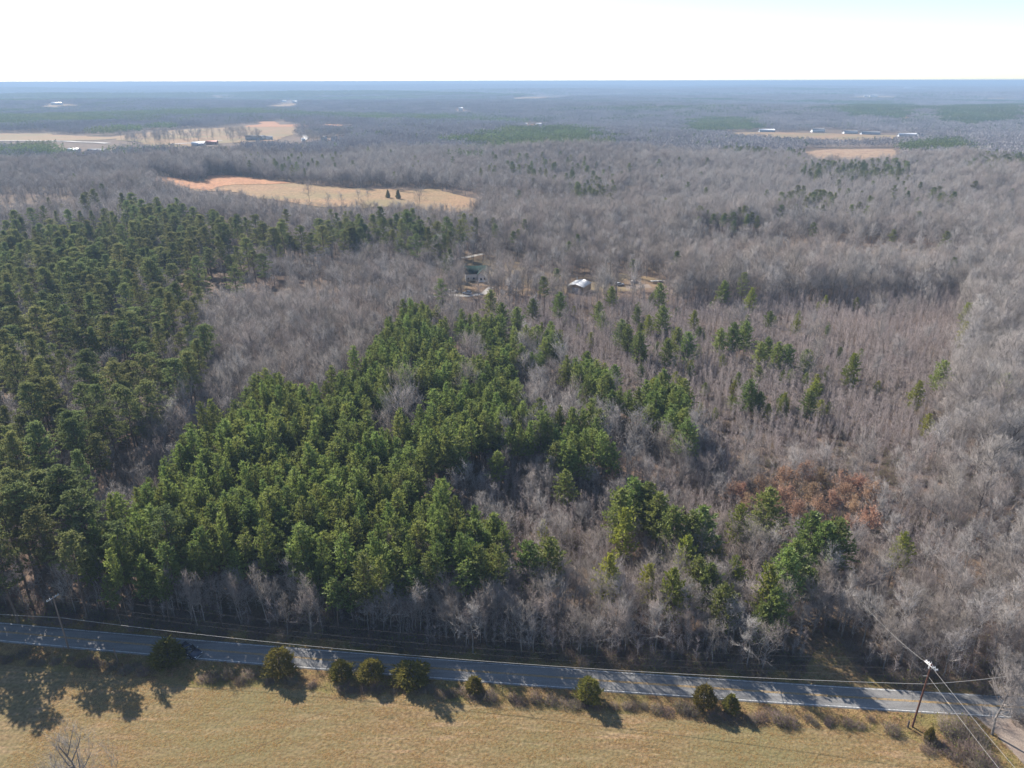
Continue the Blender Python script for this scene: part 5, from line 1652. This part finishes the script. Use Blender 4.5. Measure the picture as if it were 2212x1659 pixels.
# ------------------------------------------------------------------ utility poles and wires
def pole(name, px, py, ytop, label, m, arm_rot, arms=1, can=False, lean=(0, 0), arm_len=2.4):
    g = at(px, py)
    dx, dy, dz = rays(px, ytop)
    H = CAM_H + dz * (g.y / dy)
    root = empty(name, (g.x, g.y, 0)); tag(root, label, 'utility pole')
    mb = MB(); mb.cyl((0, 0, -0.5), (lean[0], lean[1], H), 0.19, 0.12, 10); mb.build('pole', m, root)
    ends = []
    for a in range(arms):
        off = 0.30 * (a * 2 - (arms - 1))
        M4 = Matrix.Translation((lean[0], lean[1], H - 0.35)) @ Matrix.Rotation(arm_rot, 4, 'Z')
        mb = MB(); mb.box((-arm_len / 2, -0.06 + off * 0.6 + (0.18 if arms == 1 else 0), -0.07), (arm_len / 2, 0.06 + off * 0.6 + (0.18 if arms == 1 else 0), 0.07), mat4=M4)
        arm = mb.build('crossarm', M['pale_wood'], root)
        for q in (-0.92, -0.5, 0.5, 0.92):
            c = M4 @ Vector((q * arm_len / 2, off * 0.6 + (0.18 if arms == 1 else 0), 0.07))
            mi = MB(); mi.cyl(c, c + Vector((0, 0, 0.09)), 0.05, 0.07, 8); mi.cyl(c + Vector((0, 0, 0.1)), c + Vector((0, 0, 0.24)), 0.085, 0.04, 8)
            mi.build('insulator', M['porcelain'], arm)
            ends.append(Vector((g.x, g.y, 0)) + c + Vector((0, 0, 0.24)))
    br = MB()
    M4 = Matrix.Translation((lean[0], lean[1], H - 0.35)) @ Matrix.Rotation(arm_rot, 4, 'Z')
    for q in (-1, 1):
        br.tubes([M4 @ Vector((q * arm_len * 0.3, 0.16, -0.05))], [M4 @ Vector((0, 0.14, -0.75))], 0.025, 0.025, 4)
    br.build('brace', M['dark_metal'], root)
    if can:
        c = M4 @ Vector((0.42, -0.42, -0.15))
        mc = MB(); mc.cyl(c - Vector((0, 0, 0.9)), c, 0.26, 0.26, 12); mc.cyl(c, c + Vector((0, 0, 0.12)), 0.26, 0.1, 12)
        cn_ = mc.build('transformer', M['can'], root)
        mc = MB(); mc.cyl(c + Vector((0, 0, 0.1)), c + Vector((0, 0, 0.5)), 0.05, 0.04, 8); mc.build('bushing', M['porcelain'], cn_)
    return g, H, ends, root
gl, HL, endL, _ = pole('utility_pole', 146, 1400, 1288, 'grey utility pole with one pale crossarm at the left side of the road', M['wood_pole'], R(62), 1)
gr, HR, endR, rootR = pole('utility_pole', 1968, 1571, 1436, 'red brown utility pole with double crossarm and transformer on the right verge', M['red_pole'], R(108), 2, True, lean=(0.25, 0))
# brackets and a stub beside the right pole
mb = MB(); mb.tubes([[0.2, 0, HR - 2.6]], [[-0.6, 0.1, HR - 2.65]], 0.035, 0.03, 6); mb.build('bracket', M['pale_wood'], rootR)
gs = at(1958, 1572)
st_o = MB().cyl((0, 0, 0), (0, 0, 1.5), 0.16, 0.15, 8).build('stub_post', M['dark_bark']); st_o.location = gs
tag(st_o, 'short dark stub post beside the foot of the red brown pole', 'post')
gw = at(1829, 1354)
WP = empty('utility_pole', (gw.x, gw.y, 0)); tag(WP, 'dark utility pole hidden among bare trees behind the right verge', 'utility pole')
MB().cyl((0, 0, -0.3), (0, 0, 8.5), 0.16, 0.11, 8).build('pole', M['dark_bark'], WP)
mb = MB(); mb.box((-0.5, -0.25, 8.1), (0.5, -0.13, 8.22)); mb.build('crossarm', M['pale_wood'], WP)

def wire(a, b, sag, r, m, label, name='power_line', n=28):
    a = Vector(a); b = Vector(b)
    pts = []
    for i in range(n + 1):
        t = i / n
        p = a.lerp(b, t); p.z -= sag * 4 * t * (1 - t)
        pts.append(p - a)
    mb = MB(); mb.path([list(p) for p in pts], np.full(n + 1, r), 5)
    o = mb.build(name, m); o.location = a
    tag(o, label, 'wire')
    return o
dirL = (gl - gr).to_2d().normalized()
leftend = lambda p, dz=0: Vector((p.x + dirL.x * 75, p.y + dirL.y * 75, p.z + dz))
wire(endL[3], endR[3], 3.2, 0.013, M['dark_wire'], 'thin power line along the road from the left crossarm far end to the red pole')
wire(endL[0], endR[0], 3.4, 0.013, M['dark_wire'], 'thin power line along the road from the left crossarm near end to the red pole')
wire(endL[3], leftend(endL[3]), 1.2, 0.013, M['dark_wire'], 'thin power line leaving the left crossarm far end towards the left edge')
wire(endL[0], leftend(endL[0]), 1.2, 0.013, M['dark_wire'], 'thin power line leaving the left crossarm near end towards the left edge')
nl = Vector((gl.x, gl.y + 0.2, HL - 2.2)); nr2 = Vector((gr.x - 0.55, gr.y + 0.1, HR - 2.6))
wire(nl, nr2, 3.4, 0.013, M['dark_wire'], 'neutral wire running below the crossarms along the road')
tl = Vector((gl.x, gl.y + 0.2, HL - 5.2)); trr = Vector((gr.x + 0.1, gr.y + 0.2, HR - 4.6))
wire(tl, trr, 2.6, 0.036, M['telecom'], 'thick pale telephone cable hanging low over the far road edge', 'telephone_cable')
wire(tl, leftend(tl), 0.9, 0.036, M['telecom'], 'thick pale telephone cable from the left pole to the left edge', 'telephone_cable')
re = at(2300, 1520)
wire(trr, Vector((re.x, re.y, HR - 4.8)), 0.8, 0.035, M['telecom'], 'pale telephone cable from the right pole to the right edge', 'telephone_cable')
wire(Vector((gr.x + 0.2, gr.y, HR - 0.4)), Vector((gw.x, gw.y, 8.3)), 0.9, 0.022, M['wire'], 'service wire from the right pole up into the bare trees')
# two conductors towards a pole near the lower right corner
cz = HR + 1.0
for (px, py, lab, h0) in [(2212, 1679, 'bright wire running down to the lower right corner, right of its pair', HR - 0.45), (2175, 1679, 'bright wire running down to the lower right corner, left of its pair', HR - 2.6)]:
    dx, dy, dz = rays(px, py)
    t = (h0 - CAM_H) / dz
    e = Vector((dx * t, dy * t, h0))
    s0 = Vector((gr.x + 0.25, gr.y, h0))
    e = s0 + (e - s0) * 1.6
    wire(s0, e, 0.5, 0.022, M['wire'], lab)
# leaning marker posts by the left verge
g1 = at(253, 1428)
o = MB().cyl((0, 0, 0), (-0.25, 0, 3.4), 0.09, 0.08, 8).build('marker_post', M['wood_pole']); o.location = g1
tag(o, 'short grey post on the verge left of the dark car', 'post')
g2 = at(266, 1452)
o = MB().cyl((0.7, -0.9, 0), (-0.9, 1.4, 1.1), 0.06, 0.06, 8).build('leaning_rail', M['red_pole']); o.location = g2
tag(o, 'reddish rail leaning in the brush below the short grey post', 'rail')
# old fence stakes with wire along the verge
POST = MB().cyl((0, 0, 0), (0, 0, 1.25), 0.05, 0.045, 6).mesh('fence_post', M['wood_pole'])
FENCE = empty('wire_fence', at(1000, 1505)); tag(FENCE, 'thin old wire fence with stakes in the brush line between verge and meadow', 'fence')
fp = []
for px in np.arange(420, 2700, 95):
    yb = np.interp(px, [0, 350, 560, 840, 1024, 1300, 1487, 1718, 2048, 2187, 2511, 2719], [1985, 2015, 2045, 2058, 2078, 2090, 2110, 2125, 2150, 2168, 2182, 2205]) - 6
    p = at(px * S, yb * S)
    fp.append(p)
    o = bpy.data.objects.new('post', POST); COL.objects.link(o); o.parent = FENCE; o.location = p - FENCE.location
mb = MB()
for zz in (0.5, 1.05):
    mb.path([[p.x - FENCE.location.x, p.y - FENCE.location.y, zz] for p in fp], np.full(len(fp), 0.008), 4)
mb.build('wire', M['dark_wire'], FENCE)

# ------------------------------------------------------------------ vehicles
def suv(name, loc, rz, paint, label, cat, L=4.9, Wd=1.98, Ht=1.75, detail=True):
    root = empty(name, loc, rz); tag(root, label, cat)
    hl = L / 2
    # lower body: lofted cross sections along x (front is +x)
    def loft(sections, nm, m, par, smooth=False):
        mb = MB(); V = []; F = []
        for (x, hw, z0, z1, ins) in sections:
            V += [[x, -hw, z0 + 0.08], [x, -hw * 0.98, z1 - 0.12], [x, -hw + ins, z1], [x, hw - ins, z1], [x, hw * 0.98, z1 - 0.12], [x, hw, z0 + 0.08], [x, hw * 0.9, z0], [x, -hw * 0.9, z0]]
        k = 8
        for i in range(len(sections) - 1):
            for j in range(k):
                a = i * k + j; b = i * k + (j + 1) % k
                F += [[a, b, b + k], [a, b + k, a + k]]
        for base, rev in ((0, False), ((len(sections) - 1) * k, True)):
            for j in range(1, k - 1):
                F.append([base, base + j, base + j + 1] if rev else [base, base + j + 1, base + j])
        mb.add(V, F)
        return mb.build(nm, m, par)
    w = Wd / 2
    body = loft([(-hl, w * 0.86, 0.42, 0.98, 0.10), (-hl + 0.12, w * 0.96, 0.32, 1.06, 0.12), (-hl * 0.6, w, 0.28, 1.08, 0.10), (0.0, w, 0.28, 1.06, 0.10), (hl * 0.32, w, 0.28, 1.04, 0.12),
                 (hl * 0.62, w * 0.98, 0.28, 1.0, 0.16), (hl - 0.18, w * 0.92, 0.32, 0.90, 0.16), (hl, w * 0.80, 0.42, 0.76, 0.12)], 'body', paint, root)
    # glasshouse
    zr = Ht
    gsec = [(-hl + 0.18, w * 0.86, 1.05), (-hl + 0.55, w * 0.74, zr - 0.06), (hl * 0.02, w * 0.74, zr - 0.04), (hl * 0.36, w * 0.84, 1.04)]
    def slab(a, b, nm, m, zoff=0.0, inset=0.0):
        (x0, w0, z0), (x1, w1, z1) = a, b
        mb = MB()
        V = [[x0, -w0 + inset, z0], [x0, w0 - inset, z0], [x1, w1 - inset, z1], [x1, -w1 + inset, z1]]
        nrm = Vector((z0 - z1, 0, x1 - x0)).normalized() * 0.03
        if nrm.z < 0: nrm = -nrm
        V2 = [[v[0] + nrm.x, v[1], v[2] + nrm.z] for v in V]
        mb.add(V + V2, [[0, 2, 1], [0, 3, 2], [4, 5, 6], [4, 6, 7], [0, 1, 5], [0, 5, 4], [1, 2, 6], [1, 6, 5], [2, 3, 7], [2, 7, 6], [3, 0, 4], [3, 4, 7]])
        return mb.build(nm, m, root)
    slab(gsec[0], gsec[1], 'rear_window', M['glass'])
    slab(gsec[1], gsec[2], 'roof', paint)
    slab(gsec[2], gsec[3], 'windscreen', M['glass'])
    for s in (-1, 1):
        mb = MB()
        V = [[x, s * ww, z] for x, ww, z in gsec] + [[x, s * (ww - 0.05), z] for x, ww, z in gsec]
        mb.add(V, [[0, 1, 2], [0, 2, 3], [4, 6, 5], [4, 7, 6], [0, 5, 1], [0, 4, 5], [2, 1, 5], [2, 5, 6], [3, 2, 6], [3, 6, 7]])
        mb.build('side_window', M['glass'], root)
        for xp in (-hl * 0.42, -0.12):
            pl = MB()
            pl.box((xp - 0.05, s * w * 0.86 - 0.012, 1.05), (xp + 0.05, s * w * 0.86 + 0.012, 1.1))
            V = [[xp - 0.05, s * (w * 0.86 + 0.012), 1.04], [xp + 0.05, s * (w * 0.86 + 0.012), 1.04], [xp + 0.04, s * (w * 0.745 + 0.012), zr - 0.05], [xp - 0.04, s * (w * 0.745 + 0.012), zr - 0.05]]
            pl.add(V, [[0, 1, 2], [0, 2, 3]])
            pl.build('pillar', paint, root)
        if detail:
            mb = MB(); mb.box((hl * 0.30, s * (w + 0.16) - 0.12, 1.02), (hl * 0.30 + 0.14, s * (w + 0.16) + 0.12, 1.2)); mb.build('mirror', M['trim'], root)
            mb = MB(); mb.box((-hl * 0.5, s * 0.62 - 0.02, zr - 0.015), (hl * 0.0, s * 0.62 + 0.02, zr + 0.05)); mb.build('roof_rail', M['trim'], root)
            for xd in (0.25, -hl * 0.35):
                mb = MB(); mb.box((xd - 0.12, s * (w * 0.995) - 0.02, 0.88), (xd + 0.06, s * (w * 0.995) + 0.02, 0.92)); mb.build('door_handle', M['trim'], root)
        mb = MB(); mb.box((hl - 0.20, s * w * 0.68 - 0.2, 0.66), (hl - 0.03, s * w * 0.68 + 0.17, 0.82)); mb.build('headlight', M['lamp'], root)
        mb = MB(); mb.box((-hl + 0.02, s * w * 0.78 - 0.1, 0.78), (-hl + 0.16, s * w * 0.78 + 0.12, 1.02)); mb.build('tail_light', M['tail'], root)
        for x in (-hl * 0.60, hl * 0.60):
            mb = MB(); mb.cyl((x, s * (w - 0.24), 0.36), (x, s * (w + 0.012), 0.36), 0.36, 0.36, 16); wh = mb.build('wheel', M['tyre'], root)
            mb = MB(); mb.cyl((x, s * (w - 0.05), 0.36), (x, s * (w + 0.025), 0.36), 0.22, 0.20, 12); mb.build('rim', M['rim'], wh)
    mb = MB(); mb.box((hl - 0.06, -w * 0.45, 0.56), (hl + 0.02, w * 0.45, 0.74)); mb.build('grille', M['dark_metal'], root)
    mb = MB(); mb.box((hl - 0.05, -w * 0.78, 0.36), (hl + 0.06, w * 0.78, 0.52)); mb.build('bumper', M['trim'], root)
    return root
cA = at(545, 0) if False else None
c_front = at(434, 1423); c_back = at(386, 1400)
heading = math.atan2(c_front.y - c_back.y, c_front.x - c_back.x)
ctr = (c_front + c_back) / 2
suv('parked_car', (ctr.x, ctr.y, 0.05), heading, M['car_paint'], 'dark blue car parked on the road edge behind the conical cedar', 'car', 5.1, 2.05, 1.78)
for (px, py, rz, m, lab, nm) in [(978, 632, 0.3, 'white_paint', 'white car parked left of the green roofed house between bare trunks', 'parked_car'), (1008, 635, 2.9, 'white_paint', 'white car parked nearer below the green roofed house', 'parked_car'),
                                 (1370, 612, 0.2, 'car_paint', 'dark vehicle parked at the back of the cluttered yard', 'parked_car'), (1338, 617, 0.5, 'white_paint', 'white vehicle parked right of the metal roofed workshop', 'parked_car')]:
    g = at(px, py)
    suv(nm, (g.x, g.y, 0.02), rz, M[m], lab, 'car', detail=False)
def trailer():
    g = at(1420, 611)
    root = empty('flat_trailer', (g.x, g.y, 0), 0.1); tag(root, 'pale flat trailer at the right end of the cluttered yard', 'trailer')
    MB().box((-4, -1.1, 0.9), (4, 1.1, 1.1)).build('deck', M['concrete'], root)
    for x in (1.4, 2.4):
        for s in (-1, 1):
            MB().cyl((x, s * 0.9, 0.4), (x, s * 1.15, 0.4), 0.4, 0.4, 12).build('wheel', M['tyre'], root)
    MB().box((-5.4, -0.08, 0.85), (-4, 0.08, 0.98)).build('drawbar', M['dark_metal'], root)
trailer()
tag(sheet('concrete_pad', [(1350, 618), (1400, 614), (1408, 622), (1352, 626)], M['gravel'], 0.05, step=3), kind='structure')
lane([(912, 643), (960, 636), (1010, 639), (1045, 634), (1062, 620)], 4.0, 0.05)
lane([(935, 572), (965, 562), (1005, 556), (1045, 548)], 4.0, 0.05)

# ------------------------------------------------------------------ haze
hz = MB(); hz.box((-45000, -45000, -95), (45000, 45000, CAM_H + 6))
m, nt, out = new_mat('haze_air')
pv = N(nt, 'ShaderNodeVolumePrincipled')
pv.inputs['Color'].default_value = (*HAZE_COLOR, 1)
pv.inputs['Density'].default_value = HAZE_DENSITY
pv.inputs['Anisotropy'].default_value = 0.05
nt.links.new(pv.outputs[0], out.inputs['Volume'])
hz_o = hz.build('haze', m)
tag(hz_o, 'pale blue winter haze over the countryside', kind='stuff')
print('done', round(time.time() - T0, 1), 'objects', len(bpy.data.objects))
